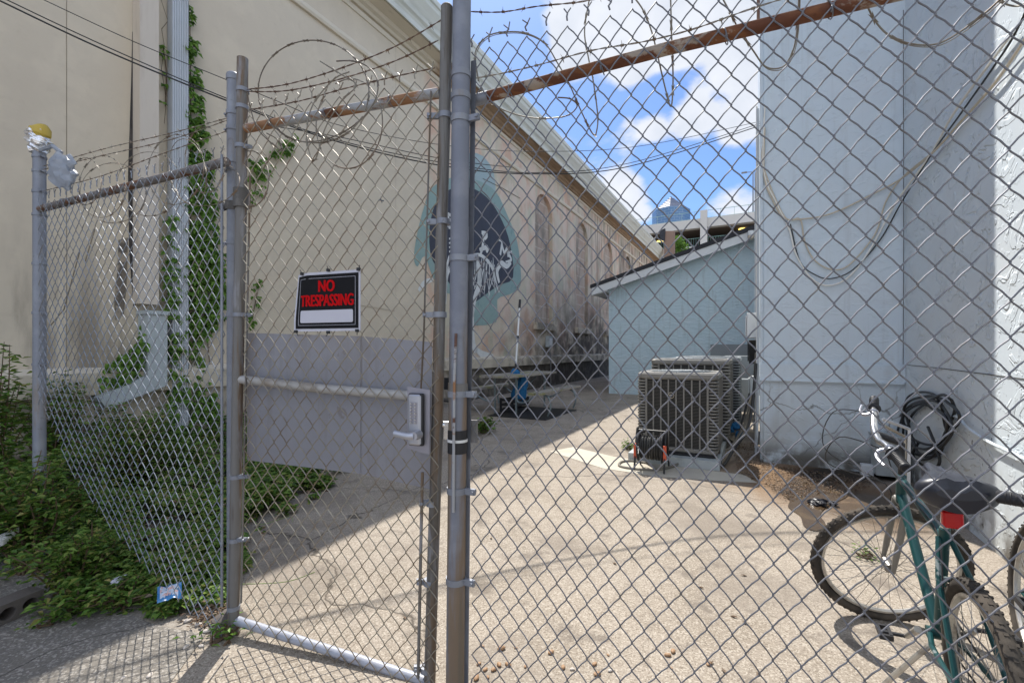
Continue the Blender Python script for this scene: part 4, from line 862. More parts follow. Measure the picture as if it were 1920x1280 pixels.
# ------------------------------------------------------------------ barbed wire and razor coils
def barbed(fn, L_, name, label, m=None, group=None, r=.0016, step=.10, seed=0):
    rn = random.Random(seed); mb = MB(); n_ = int(L_ / .012)
    for ph in (0, math.pi):
        pts = []
        for i in range(n_ + 1):
            t = i / n_; p = fn(t); a = t * L_ / .05 * 2 * math.pi / 2 + ph
            d = (fn(min(1, t + .01)) - fn(max(0, t - .01))).normalized(); x = d.cross(V((0, 0, 1))).normalized(); y = d.cross(x)
            pts.append(p + x * math.cos(a) * r + y * math.sin(a) * r)
        mb.tube(pts, r * .9, 5)
    s_ = step * .6
    while s_ < L_:
        t = s_ / L_; p = fn(t); d = (fn(min(1, t + .01)) - fn(max(0, t - .01))).normalized()
        mb.tube([p - d * .006, p + d * .006], r * 2.6, 6)
        for k in range(4):
            v = V((rn.gauss(0, 1), rn.gauss(0, 1), rn.gauss(0, 1))); v = (v - d * v.dot(d) * .6).normalized(); mb.tube([p, p + v * .017], [r, r * .25], 4)
        s_ += step * rn.uniform(.85, 1.15)
    return mb.build(name, m or M['barb'], label=label, cat='barbed wire', group=group)
def pathfn(pts):
    q = smoothpts(pts, 8); cum = [0]
    for a, b in zip(q, q[1:]): cum.append(cum[-1] + (b - a).length)
    def fn(t):
        s_ = max(0, min(1, t)) * cum[-1]
        for i in range(len(q) - 1):
            if s_ <= cum[i + 1]: return q[i].lerp(q[i + 1], (s_ - cum[i]) / max(1e-9, cum[i + 1] - cum[i]))
        return q[-1]
    return fn, cum[-1]
BG = 'barbed wire strands above the fence'
for i, (pts, lab) in enumerate((
    ([(462, 168), (540, 158), (640, 128), (740, 88), (831, 36)], 'topmost rusty barbed strand above the gate'),
    ([(464, 172), (540, 170), (640, 148), (740, 115), (822, 76)], 'middle rusty barbed strand above the gate'),
    ([(468, 206), (560, 190), (640, 168), (740, 144), (815, 128)], 'lowest rusty barbed strand above the gate'))):
    fn, L_ = pathfn([GT.w(x, y, .0) for x, y in pts]); barbed(fn, L_, 'barbed_wire', lab, group=BG, seed=i)
for i, (pts, lab) in enumerate((
    ([(80, 312), (200, 278), (320, 250), (425, 222)], 'upper thin barbed strand over the left fence'),
    ([(80, 318), (200, 290), (320, 262), (425, 226)], 'second thin barbed strand over the left fence'),
    ([(82, 358), (190, 330), (300, 290), (425, 246)], 'lower thin barbed strand over the left fence'))):
    fn, L_ = pathfn([LF.w(x, y, .0) for x, y in pts]); barbed(fn, L_, 'barbed_wire', lab, m=M['razor'], group=BG, seed=i + 5, r=.0013)
fn, L_ = pathfn([RP.w(x, y, .0) for x, y in ((878, 22), (940, 23), (1010, 12), (1100, 2), (1200, -25))]); barbed(fn, L_, 'barbed_wire', 'barbed strand against the sky at the top right of the main post', group=BG, seed=21)
fn, L_ = pathfn([RP.w(x, y, .03) for x, y in ((886, 148), (940, 138), (1010, 122), (1110, 95), (1210, 78), (1300, 55), (1400, 20), (1500, -12))]); barbed(fn, L_, 'barbed_wire', 'barbed strand running along the rusted rail of the right fence', group=BG, seed=22, m=M['razor'])

def razor(pts3, name, label, group, seed=0, m=None, r=.0027):
    rn = random.Random(seed); mb = MB(); q = smoothpts(pts3, 7); mb.tube(q, r, 6)
    acc = 0
    for i in range(1, len(q) - 1):
        acc += (q[i] - q[i - 1]).length
        if acc > .095:
            acc = 0; d = (q[i + 1] - q[i - 1]).normalized(); x = d.cross(V((rn.uniform(-1, 1), rn.uniform(-1, 1), rn.uniform(-1, 1)))).normalized(); p = q[i]
            mb.prism([p - d * .013 + x * .002, p - d * .021 + x * .006, p + x * .0035, p + d * .021 + x * .006, p + d * .013 + x * .002, p + d * .013 - x * .002, p + d * .021 - x * .006, p - x * .0035, p - d * .021 - x * .006, p - d * .013 - x * .002], d.cross(x) * .0008)
    return mb.build(name, m or M['razor'], label=label, cat='razor wire', group=group)
def ell(fr, cx, cy, rx, ry, rot, a0, a1, dz=.12, n=18, off=0):
    out = []
    for k in range(n + 1):
        a = R(a0 + (a1 - a0) * k / n); x, y = rx * math.cos(a), ry * math.sin(a); c, s_ = math.cos(R(rot)), math.sin(R(rot))
        out.append(fr.w(cx + x * c - y * s_, cy + x * s_ + y * c, off + dz * math.sin(a + .6)))
    return out
GRZ = 'razor wire coils along the fence top'
M['razor_dark'] = mat('dark_razor_tape', (.12, .095, .07), .6, .2, layers=[dict(s=5, lo=.5, hi=.6, c=(.20, .18, .15), a=.8)])
razor(ell(GT, 588, 172, 104, 96, 8, 20, 372), 'razor_coil', 'largest razor coil above the left half of the gate', GRZ, 1, M['razor_dark'])
razor(ell(GT, 612, 190, 104, 66, -28, -60, 200, .1), 'razor_coil', 'tilted oval razor coil crossing the gate top rail', GRZ, 2, M['razor_dark'])
razor(ell(GT, 655, 232, 62, 84, 4, -120, 215, .1), 'razor_coil', 'narrow razor coil hanging below the gate top rail', GRZ, 3)
razor([GT.w(x, y, .03) for x, y in ((600, 115), (640, 140), (668, 160), (640, 190), (610, 240), (590, 300), (575, 260), (585, 200), (625, 150), (655, 135))], 'razor_coil', 'loose crossing razor strand over the gate', GRZ, 4)
razor([GT.w(x, y, .03) for x, y in ((464, 175), (470, 205), (482, 240), (505, 265), (530, 283), (520, 262), (500, 250))], 'razor_coil', 'short bent razor end at the hinge side of the gate', GRZ, 5, M['razor_dark'])
razor(ell(GT, 470, 335, 34, 52, 0, -100, 100, .05), 'razor_coil', 'small grey razor loop beside the hinge', GRZ, 6)
k = 0
for (cx, cy, rx, ry, rot) in ((192, 350, 44, 58, 5), (212, 362, 62, 56, 0), (280, 345, 60, 60, 0), (330, 318, 52, 66, 10), (352, 322, 34, 62, -10), (385, 300, 38, 62, 0), (160, 340, 30, 44, 0), (390, 345, 60, 40, -12)):
    razor(ell(LF, cx, cy, rx, ry, rot, -20, 330, .1), 'razor_coil', ['third', 'second', 'fourth', 'fifth', 'sixth', 'rightmost', 'leftmost', 'low wide'][k] + ' thin razor coil over the left fence', GRZ, 10 + k, r=.0014); k += 1
RZ = [([(897, 152), (891, 100), (915, 68), (955, 60), (990, 64), (1022, 82), (1045, 118), (1066, 155), (1088, 205), (1108, 246), (1117, 254)], 'arched razor loop rising right beside the main post'),
      ([(1117, 254), (1121, 220), (1112, 150), (1104, 112), (1096, 60), (1104, 5), (1112, -30)], 'razor strand dropping from the sky right of the arched loop'),
      ([(1180, -15), (1205, 18), (1222, 60), (1232, 100), (1246, 160), (1258, 200), (1262, 150), (1259, 60), (1257, -20)], 'narrow V of razor wire hanging against the clouds'),
      ([(1345, -20), (1368, 22), (1385, 55), (1412, 95), (1435, 125), (1462, 128), (1480, 112), (1492, 75), (1497, 20), (1498, -20)], 'hanging razor loop in front of the blue building corner'),
      ([(1612, -20), (1638, 35), (1665, 65), (1705, 82), (1755, 83), (1800, 60), (1850, 22), (1885, -10)], 'shallow razor arc at the upper right against blue stucco'),
      ([(900, 160), (925, 195), (965, 214), (1010, 222), (1060, 218), (1082, 200), (1070, 186), (1046, 183)], 'razor curl sagging behind the right mesh near the post'),
      ([(1860, -15), (1880, 5), (1905, 12), (1940, 5)], 'short razor curl in the top right corner')]
for i, (p, lab) in enumerate(RZ):
    nn = len(p); pp_ = [RP.w(x, y, -.03 - .09 * math.sin(math.pi * j / (nn - 1))) for j, (x, y) in enumerate(p)]
    razor(pp_, 'razor_coil', lab, GRZ, 30 + i)
    if i in (0, 3, 4): 
        b_ = [q + V((.004, .0, -.006)) for q in pp_]; m2 = MB(); m2.tube(smoothpts(b_, 6), .0015, 5); o_ = m2.build('support_wire', M['razor'], label='thin wire doubled with the ' + lab, cat='wire')

# foil-wrapped post top and plastic bag
tp = LF.w(74, 282, -.02)
fo_ = thing('foil_wrap', 'crumpled foil wrapped with yellow tape on top of the far left post', 'foil wrap', tp)
mb = MB(); rc = random.Random(9)
for k in range(6): mb.blob(tp + V((rc.uniform(-.03, .03), rc.uniform(-.02, .02), .01 + .018 * k)), (.055, .045, .035), 12, 8, .22, rn=rc)
mb.build('foil', M['foil'], fo_, smooth=False)
mb = MB(); mb.tube([tp + V((.002, -.004, .098)), tp + V((.006, -.004, .102)), tp + V((.010, -.004, .132)), tp + V((.008, -.004, .135))], [.046, .054, .052, .045], 20); mb.build('yellow_tape', M['yellow'], fo_)
mb = MB(); bc = LF.w(115, 325, .05)
def bagf(u, v):
    a = u * 2 * math.pi; z = v; rr_ = (.015 + .052 * math.sin(math.pi * min(1, v * .85 + .05)) ** .8) * (1 + .6 * noise.noise(V((math.cos(a) * 3, math.sin(a) * 3, v * 6))))
    return (bc.x + .02 * (1 - z) + rr_ * math.cos(a), bc.y + .6 * rr_ * math.sin(a), bc.z + .11 - .20 * (1 - z) + .01 * math.sin(a * 3))
mb.quadgrid(bagf, 24, 14); mb.tube([bc + V((0, 0, .12)), bc + V((-.05, 0, .16)), tp + V((0, 0, .0))], .012, 6)
mb.build('plastic_bag', M['plastic_bag'], label='torn grey plastic bag snagged on barbed wire by the far left post', cat='plastic bag')

# ------------------------------------------------------------------ overhead cables
def cable(pts, r, lab, m=None, name='power_cable', group='cables crossing above the alley', n=8, cat='cable'):
    mb = MB(); mb.tube(smoothpts([at(*p) for p in pts], 10), r, n); return mb.build(name, m or M['cable'], label=lab, cat=cat, group=group)
cable([(-60, -28, 3.3), (0, 2, 3.4), (200, 96, 3.7), (428, 190, 4.0), (620, 262, 4.4), (830, 311, 4.9), (1000, 326, 5.4), (1180, 312, 6.0), (1425, 236, 6.6)], .0065, 'lowest thick black cable crossing the alley')
cable([(-60, -36, 3.3), (0, -6, 3.4), (200, 88, 3.7), (428, 186, 4.0), (620, 259, 4.4), (830, 305, 4.9), (1000, 324, 5.4), (1180, 306, 6.0), (1425, 232, 6.6)], .0045, 'second black cable twisted close to the lowest one')
cable([(50, -15, 3.6), (250, 78, 3.8), (420, 148, 4.0), (520, 190, 4.2), (640, 236, 4.5), (830, 272, 5.0), (1000, 284, 5.5), (1200, 274, 6.0), (1425, 228, 6.6)], .0035, 'thin upper black cable crossing the alley')
cable([(520, 238, 4.2), (640, 258, 4.5), (830, 298, 4.9), (960, 314, 5.3)], .004, 'short thin cable behind the gate mesh')

# drooping cords on the pale blue building
def cord(pts, r, lab, m, off=.03):
    q = [];
    for p in pts:
        fr = {'F': RF, 'S': RS}[p[2]]; q.append(fr.w(p[0], p[1], off if len(p) < 4 else p[3]))
    mb = MB(); mb.tube(smoothpts(q, 8), r, 7); return mb.build('cord', m, label=lab, cat='cord', group='loose cords drooping on the pale blue wall')
cord([(1434, 240, 'F'), (1433, 330, 'F'), (1450, 378, 'F'), (1470, 408, 'F'), (1500, 411, 'F'), (1560, 400, 'F'), (1640, 362, 'F'), (1690, 335, 'F', .12), (1745, 290, 'S', .05), (1800, 230, 'S'), (1870, 150, 'S'), (1950, 30, 'S')], .009, 'uppermost pale cord looping from the corner across the wall', M['cord_tan'])
cord([(1434, 200, 'F'), (1432, 320, 'F'), (1458, 385, 'F'), (1480, 430, 'F'), (1492, 475, 'F'), (1520, 520, 'F'), (1552, 535, 'F'), (1590, 520, 'F'), (1630, 470, 'F'), (1680, 380, 'F', .1), (1745, 290, 'S', .05), (1790, 210, 'S'), (1900, 60, 'S')], .009, 'lowest drooping cream cord with a deep sag', M['cord_white'])
cord([(1433, 260, 'F'), (1431, 310, 'F'), (1470, 405, 'F'), (1500, 411, 'F'), (1508, 450, 'F'), (1525, 485, 'F'), (1555, 504, 'F'), (1590, 498, 'F'), (1640, 440, 'F'), (1660, 380, 'F'), (1690, 335, 'F', .12), (1750, 285, 'S', .05)], .008, 'middle tan cord sagging between corner and side wall', M['cord_tan'])
cord([(1482, 420, 'F'), (1500, 490, 'F'), (1530, 516, 'F'), (1560, 522, 'F'), (1600, 505, 'F'), (1650, 450, 'F'), (1690, 380, 'F', .1), (1745, 292, 'S', .05), (1800, 215, 'S'), (1860, 130, 'S'), (1905, 60, 'S'), (1960, -60, 'S')], .0065, 'black cable drooping beneath the pale cords', M['blackhose'])

# cluster of pipes and boxes on the alley-side wall behind the corner
for i, (a, o, r, zt_, m, lab) in enumerate(((.25, .04, .018, 4.4, 'drain', 'front grey conduit on the alley-side wall by the corner'), (.6, .05, .012, 4.6, 'cord_white', 'white cable clipped to the alley-side wall'), (1.1, .05, .012, 4.6, 'cable', 'black cable clipped to the alley-side wall'), (2.0, .06, .02, 4.2, 'drain', 'farther grey conduit on the alley-side wall'))):
    mb = MB(); mb.tube(smoothpts([RL.pt(a, .05, o + .02), RL.pt(a, 1.0, o), RL.pt(a + .03, 2.5, o), RL.pt(a, zt_, o)], 5), r, 8); mb.build('conduit', M[m], label=lab, cat='conduit', group='conduits on the alley-side wall')
def abox(a, z0, z1, wd, dp_, m, lab, nm='meter_box', cover=True):
    b = thing(nm, lab, 'utility box', RL.pt(a, z0, .01), group='boxes on the alley-side wall')
    m2 = MB(); m2.rbox(RL.pt(a, (z0 + z1) / 2, .012 + dp_ / 2), (dp_, wd, z1 - z0), .012, rotF); m2.build('housing', m, b)
    m2 = MB(); m2.rbox(RL.pt(a, (z0 + z1) / 2, .016 + dp_ + .008), (.014, wd * .8, (z1 - z0) * .8), .004, rotF); m2.build('cover', m, b)
abox(1.0, 1.52, 1.86, .5, .16, M['white'], 'white plastic service box high beside the corner')
abox(1.5, 1.15, 1.5, .4, .14, M['acdark'], 'brown meter box under the white service box')
abox(.7, .75, 1.0, .3, .12, M['boxgrey'], 'small grey junction box low by the corner')
for i in range(9):
    rn = random.Random(40 + i); a = rn.uniform(.1, 2.6); mb = MB()
    q = [RL.pt(a, rn.uniform(.7, 1.4), .06), RL.pt(a - .1, .45, .12 + rn.uniform(0, .1)), RL.pt(a - rn.uniform(.2, .5), rn.uniform(.05, .2), .3), RL.pt(a - rn.uniform(.2, .9), .03, rn.uniform(.3, .55)), RL.pt(a + .1, rn.uniform(.1, .3), rn.uniform(.5, .65))]
    mb.tube(smoothpts(q, 7), rn.choice([.012, .017, .014]), 7)
    mb.build('flexible_conduit', M[rn.choice(['hose', 'hose', 'blackhose', 'drain'])], label='tangled flexible conduit between air conditioners and wall', cat='conduit', group='tangled conduits behind the air conditioners')
mb = MB(); rc = random.Random(8)
for k in range(5): mb.blob(gnd(1372, 838 - k * 3) + V((rc.uniform(-.08, .08), rc.uniform(-.2, .2), .12 + .05 * k)), (.06, .06, .05), 8, 6, .3, rn=rc)
mb.build('blue_rag', M['bluecloth'], label='crumpled blue rag among the conduits behind the air conditioner', cat='rag', smooth=False)

# ------------------------------------------------------------------ air conditioners
def ac_unit(c, W, Dp, z0, z1, lab, grp, badge=False, m=None):
    m = m or M['acpaint']; u, v = Nn, D; mtx = Matrix.Translation(V((c.x, c.y, z0))) @ rotF.to_4x4()
    t = thing('air_conditioner', lab, 'air conditioner', group=grp, mtx=mtx); H_ = z1 - z0; w2, d2 = W / 2, Dp / 2
    b = MB(); b.rbox((0, 0, H_ / 2), (W - .06, Dp - .06, H_ - .08), .05); b.build('coil', M['acdark'], t, local=True)
    b = MB(); b.rbox((0, 0, H_ - .035), (W, Dp, .085), .07, seg=5); b.build('top_cap', m, t, local=True)
    b = MB(); b.rbox((0, 0, .03), (W - .01, Dp - .01, .05), .05, seg=4); b.build('base_pan', m, t, local=True)
    b = MB(); nl = 46
    for k in range(nl):
        z = .065 + (H_ - .15) * k / nl
        for (sx, sy) in ((0, -1), (0, 1)): b.box((0, sy * (d2 - .014), z), (W - .22, .010, .0065))
        for sx in (-1, 1): b.box((sx * (w2 - .014), 0, z), (.010, Dp - .22, .0065))
    b.build('louvres', M['louvre'], t, smooth=False, local=True)
    b = MB()
    for k in range(9):
        x = -w2 + .11 + (W - .22) * k / 8
        for sy in (-1, 1): b.box((x, sy * (d2 - .006), H_ / 2 - .01), (.016, .014, H_ - .13))
    for k in range(7):
        y = -d2 + .11 + (Dp - .22) * k / 6
        for sx in (-1, 1): b.box((sx * (w2 - .006), y, H_ / 2 - .01), (.014, .016, H_ - .13))
    b.build('grille_bars', m, t, smooth=False, local=True)
    for sx in (-1, 1):
        for sy in (-1, 1):
            b = MB(); nk = 22
            for k in range(nk):
                z = .06 + (H_ - .14) * (k + .5) / nk; hh = (H_ - .14) / nk * .55
                b.rbox((sx * (w2 - .06), sy * (d2 - .06), z), (.12, .12, hh), .05)
            b.box((sx * (w2 - .115), sy * (d2 - .012), H_ / 2), (.018, .022, H_ - .11)); b.box((sx * (w2 - .012), sy * (d2 - .115), H_ / 2), (.022, .018, H_ - .11))
            b.build('corner_post', m, t, smooth=False, local=True)
    b = MB()
    for k in range(1, 9): b.ring((0, 0, H_ + .012), (0, 0, 1), .045 * k * W / .9, .004, 28, 5)
    for k in range(8): a = math.pi * k / 4; b.tube([(.04 * math.cos(a), .04 * math.sin(a), H_ + .014), (.40 * W / .9 * math.cos(a), .40 * W / .9 * math.sin(a), H_ + .012)], .005, 5)
    b.build('fan_grille', M['acgrey'], t, local=True)
    if badge:
        b = MB(); c2 = V((-.055, -d2 - .003, H_ * .72)); b.tube([c2, c2 - V((0, .008, 0))], .036, 24); bg = b.build('badge', M['cord_tan'], t, local=True)
        b = MB(); c3 = c2 - V((0, .009, 0)); b.tube([c3, c3 - V((0, .002, 0))], .031, 24); b.build('badge_face', M['acdark'], bg, local=True)
        for j, tx in enumerate(('', '')): pass
        b = MB(); b.box(c3 + V((0, -.004, .007)), (.042, .002, .008)); b.box(c3 + V((0, -.004, -.008)), (.034, .002, .006)); b.build('badge_marks', M['cord_tan'], bg, smooth=False, local=True)
    return t
FRp = V((2.347, 5.2, 0)); c1 = FRp - Nn * .45 + D * .45
pad = MB(); pc = c1 - Nn * .02; o_ = pc - Nn * .52 - D * .56; pad.hexa(o_, Nn * 1.02, D * 3.4, V((0, 0, .10))); pad.build('equipment_pad', M['boxgrey'], label='mossy concrete pad under the air conditioners', cat='concrete pad', smooth=False)
AG = 'air conditioners in a row by the pale blue building'
blk = MB(); blk.rbox(c1 + V((0, 0, .12)), (.86, .86, .035), .03, rotF); blk.build('riser', M['black'], label='black rubber riser under the nearest air conditioner', cat='riser')
ac_unit(c1, .92, .90, .14, 1.075, 'nearest beige air conditioner with round badge behind the hose reel', AG, True)
c2_ = V((2.15 + .49, 6.95 - .25, 0)) + D * .2; ac_unit(c2_, 1.05, 1.0, .12, 1.215, 'second beige air conditioner, taller, right behind the nearest one', AG)
ac_unit(c2_ + D * 1.25 + Nn * .12, 1.0, .95, .12, 1.23, 'third air conditioner mostly hidden behind the second', AG, m=M['acgrey'])
dc = thing('disconnect_box', 'dark grey electrical cabinet on the wall behind the air conditioners', 'utility box', RL.pt(4.6, .7, .3))
m2 = MB(); m2.rbox(RL.pt(4.6, .95, .35), (.6, .55, .55), .01, rotF); m2.rbox(RL.pt(3.9, .55, .3), (.35, .35, .45), .01, rotF); m2.build('cabinet', M['acgrey'], dc)
m2 = MB(); m2.box(RL.pt(4.31, 1.02, .42), (.12, .004, .2), rotF); m2.build('sticker', M['white'], dc, smooth=False)
m2 = MB(); LB.box(m2, 2.9, 4.0, 1.2, 1.5, .02, .10); m2.build('wall_tray', M['acgrey'], label='shallow grey tray frame on the low blue wall behind the air conditioners', cat='tray', smooth=False)

# hose reel
hr_c = gnd(1222, 880); hr = thing('hose_reel', 'black and orange hose reel standing before the nearest air conditioner', 'hose reel', hr_c, rot=rotF)
ctr = hr_c + V((0, 0, .25)) - Nn * .0
mb = MB()
for s_ in (-1, 1): mb.ring(ctr + Nn * s_ * .13, Nn, .165, .012, 28, 8); 
for s_ in (-1, 1):
    for k in range(5): a = k * 2 * math.pi / 5 + .3; mb.tube([ctr + Nn * s_ * .13, ctr + Nn * s_ * .13 + (D * math.cos(a) + V((0, 0, math.sin(a)))) * .165], .008, 6)
mb.build('side_discs', M['black'], hr)
for s_ in (-1, 1):
    m2 = MB(); b0_ = ctr + Nn * s_ * .16
    m2.tube(smoothpts([b0_ - V((0, 0, .24)) - D * .16, b0_ - D * .09, b0_ + V((0, 0, .19)) - D * .02, b0_ + V((0, 0, .19)) + D * .03, b0_ + D * .09, b0_ - V((0, 0, .24)) + D * .16], 5), .011, 8); m2.build('frame_leg', M['blackhose'], hr)
    m2 = MB(); m2.box(b0_ - D * .1 - V((0, 0, .03)), (.03, .05, .16), rotF); m2.build('orange_clip', M['orange'], hr, smooth=False)
m2 = MB(); m2.tube([ctr + Nn * .17 + V((0, 0, .19)), ctr - Nn * .17 + V((0, 0, .19))], .011, 8); m2.build('handle', M['blackhose'], hr)
mb = MB()
for layer in range(2):
    for k in range(9): mb.ring(ctr + Nn * (-.108 + .027 * k), Nn + V((.0, .0, rnd.uniform(-.06, .06))), .10 + .025 * layer, .0135, 26, 7)
mb.build('wound_hose', M['blackhose'], hr)
mb = MB(); q = [gnd(1262, 868) + V((0, 0, .05)), gnd(1275, 872) + V((0, 0, .02)), gnd(1240, 882), gnd(1200, 882), gnd(1163, 876), gnd(1165, 868), gnd(1185, 866), gnd(1215, 870)]
mb.tube([p + V((0, 0, .015)) for p in smoothpts(q, 7)], .0135, 8); mb.build('loose_hose', M['hose'], hr)

# ------------------------------------------------------------------ picnic table group
T0 = V((-.02, 9.05, 0)); Lt = -Nn
def tp3(a, b, z): return T0 + D * a + Lt * b + V((0, 0, z))
pt_ = thing('picnic_table', 'mossy weathered picnic table with bent tube legs in the shaded alley', 'picnic table', tp3(1, .35, 0), rot=rotW)
def board(name, a0, a1, b0, b1, z, th, n):
    mb = MB(); w_ = (b1 - b0) / n
    for k in range(n): mb.hexa(tp3(a0 + rnd.uniform(-.02, .02), b0 + k * w_, z + rnd.uniform(0, .006)), D * (a1 - a0), Lt * (w_ - .012), V((0, 0, th)))
    return mb.build(name, M['wood'], pt_, smooth=False)
board('table_top', 0, 2.35, 0, .75, .78, .045, 5); board('seat', .05, 2.35, -.62, -.34, .46, .045, 2); board('seat', .05, 2.35, 1.10, 1.38, .46, .045, 2)
for a in (.45, 1.9):
    mb = MB()
    for b in (.12, .63): mb.tube([tp3(a, b, .78), tp3(a, b, .0)], .022, 8)
    mb.build('leg', M['frameblue'], pt_)
    mb = MB(); mb.tube(smoothpts([tp3(a, .1, .7), tp3(a, .1, .30), tp3(a, -.1, .27), tp3(a, -.30, .40), tp3(a, -.48, .46)], 5), .02, 8)
    mb.tube(smoothpts([tp3(a, -.48, .46), tp3(a, -.62, .38), tp3(a, -.66, .2), tp3(a, -.60, .02)], 5), .02, 8)
    mb.tube(smoothpts([tp3(a, .65, .7), tp3(a, .65, .30), tp3(a, .9, .27), tp3(a, 1.24, .46)], 5), .02, 8); mb.tube(smoothpts([tp3(a, 1.24, .46), tp3(a, 1.4, .3), tp3(a, 1.36, .02)], 5), .02, 8)
    mb.build('seat_frame', M['frameblue'], pt_)
mb = MB(); mb.tube([tp3(.45, .35, .72), tp3(1.1, .35, .3)], .014, 6); mb.tube([tp3(1.9, .35, .72), tp3(1.1, .35, .3)], .014, 6); mb.build('brace', M['frameblue'], pt_)
bw = thing('long_brush', 'white telescopic pole brush with blue head leaning on the picnic table', 'brush', at(968, 700, 9.9))
pA, pB = at(966, 702, 10.0), at(975, 562, 10.6)
mb = MB(); mb.tube([pA.lerp(pB, .12), pB.lerp(pA, .12)], .024, 10); mb.build('pole', M['white'], bw)
mb = MB(); mb.tube([pB.lerp(pA, .12), pB], .029, 10); mb.build('grip', M['black'], bw); mb = MB(); mb.tube([pA.lerp(pB, .46) , pA.lerp(pB, .50)], .03, 10); mb.build('collar', M['black'], bw); mb = MB(); mb.tube([pA, pA.lerp(pB, .14)], .027, 10); mb.build('socket', M['black'], bw)
mb = MB(); rc = random.Random(4); mb.blob(pA + V((0, 0, .02)), (.10, .08, .11), 12, 8, .15, rn=rc); mb.build('brush_head', M['bluecloth'], bw)
mb = MB(); c = at(977, 728, 9.9); 
for k in range(3): mb.blob(c + V((.04 * k - .04, 0, .02 * k - .12 + .1 * k)), (.17 - .03 * k, .12, .20), 12, 8, .12, rn=rc)
mb.build('blue_bag', M['bluecloth'], label='crumpled blue bag under the picnic table', cat='bag')
cr = thing('plastic_crate', 'black plastic crate on the ground under the picnic table', 'crate', tp3(.9, .1, 0))
mb = MB(); mb.hexa(tp3(.55, .15, .02), D * .55, Lt * .4, V((0, 0, .03)))
for (a, b, da, db) in ((.55, .15, .55, .02), (.55, .53, .55, .02), (.55, .17, .02, .36), (1.08, .17, .02, .36)):
    for z in (.05, .15, .25): mb.hexa(tp3(a, b, z), D * da, Lt * db, V((0, 0, .05)))
for (a, b) in ((.54, .14), (.54, .53), (1.07, .14), (1.07, .53)): mb.hexa(tp3(a, b, .02), D * .04, Lt * .04, V((0, 0, .30)))
mb.build('body', M['black'], cr, smooth=False)
mb = MB(); mb.hexa(tp3(.0, -.75, .004), D * 1.7, Lt * 1.3, V((0, 0, .012))); mb.build('rubber_mat', M['acdark'], label='dark rubber mat on the ground beneath the picnic table', cat='mat', smooth=False)
# folding chair and dark clutter left of the table behind the post
fc = thing('folding_chair', 'black folding chair seen between gate and main post', 'chair', gnd(838, 800))
g0 = gnd(832, 793); mb = MB()
for s_ in (0, .38): mb.tube([g0 + Nn * s_, g0 + Nn * s_ - D * .32 + V((0, 0, .45)), g0 + Nn * s_ + V((0, 0, .85))], .012, 6); mb.tube([g0 + Nn * s_ - D * .32, g0 + Nn * s_ + D * .02 + V((0, 0, .45))], .012, 6)
mb.build('frame', M['black'], fc)
mb = MB(); mb.hexa(g0 - D * .33 + V((0, 0, .44)), Nn * .38, D * .33, V((0, 0, .02))); mb.build('seat', M['black'], fc, smooth=False)
mb = MB(); mb.hexa(g0 + V((0, 0, .62)), Nn * .38, D * .015, V((0, 0, .22))); mb.build('backrest', M['black'], fc, smooth=False)

# ------------------------------------------------------------------ bicycles
def wheel(parent, name, c, ax, knobs=True, Rw=.33):
    """c centre, ax axle direction; rim is the part, tyre/spokes/hub are its sub-parts"""
    ax = V(ax).normalized(); u = ax.orthogonal().normalized(); w_ = ax.cross(u)
    b = MB(); b.ring(c, ax, Rw - .055, .010, 48, 6, flat=1.2); rim = b.build(name, M['rim'], parent)
    b = MB(); b.ring(c, ax, Rw - .024, .021, 48, 10)
    if knobs:
        for k in range(64):
            a = 2 * math.pi * k / 64; d = u * math.cos(a) + w_ * math.sin(a); t = ax.cross(d)
            for s_ in (-1, 0, 1):
                p = c + d * (Rw - .003 - .006 * abs(s_)) + ax * .0145 * s_ + t * (.006 if s_ else -.004)
                b.hexa(p - t * .0045 - ax * .005 - d * .004, t * .009, ax * .010, d * .0055)
    b.build('tyre', M['rubber'], rim)
    b = MB()
    for k in range(32):
        a = 2 * math.pi * k / 32; d = u * math.cos(a) + w_ * math.sin(a); s_ = 1 if k % 2 else -1; a2 = a + (.5 if (k // 2) % 2 else -.5)
        h_ = u * math.cos(a2) + w_ * math.sin(a2); b.tube([c + h_ * .022 + ax * .03 * s_, c + d * (Rw - .06)], .0011, 4)
    b.build('spokes', M['spoke'], rim)
    b = MB(); b.tube([c - ax * .05, c - ax * .03, c - ax * .028, c + ax * .028, c + ax * .03, c + ax * .05], [.008, .008, .024, .024, .008, .008], 14); b.build('hub', M['spoke'], rim)
    return rim
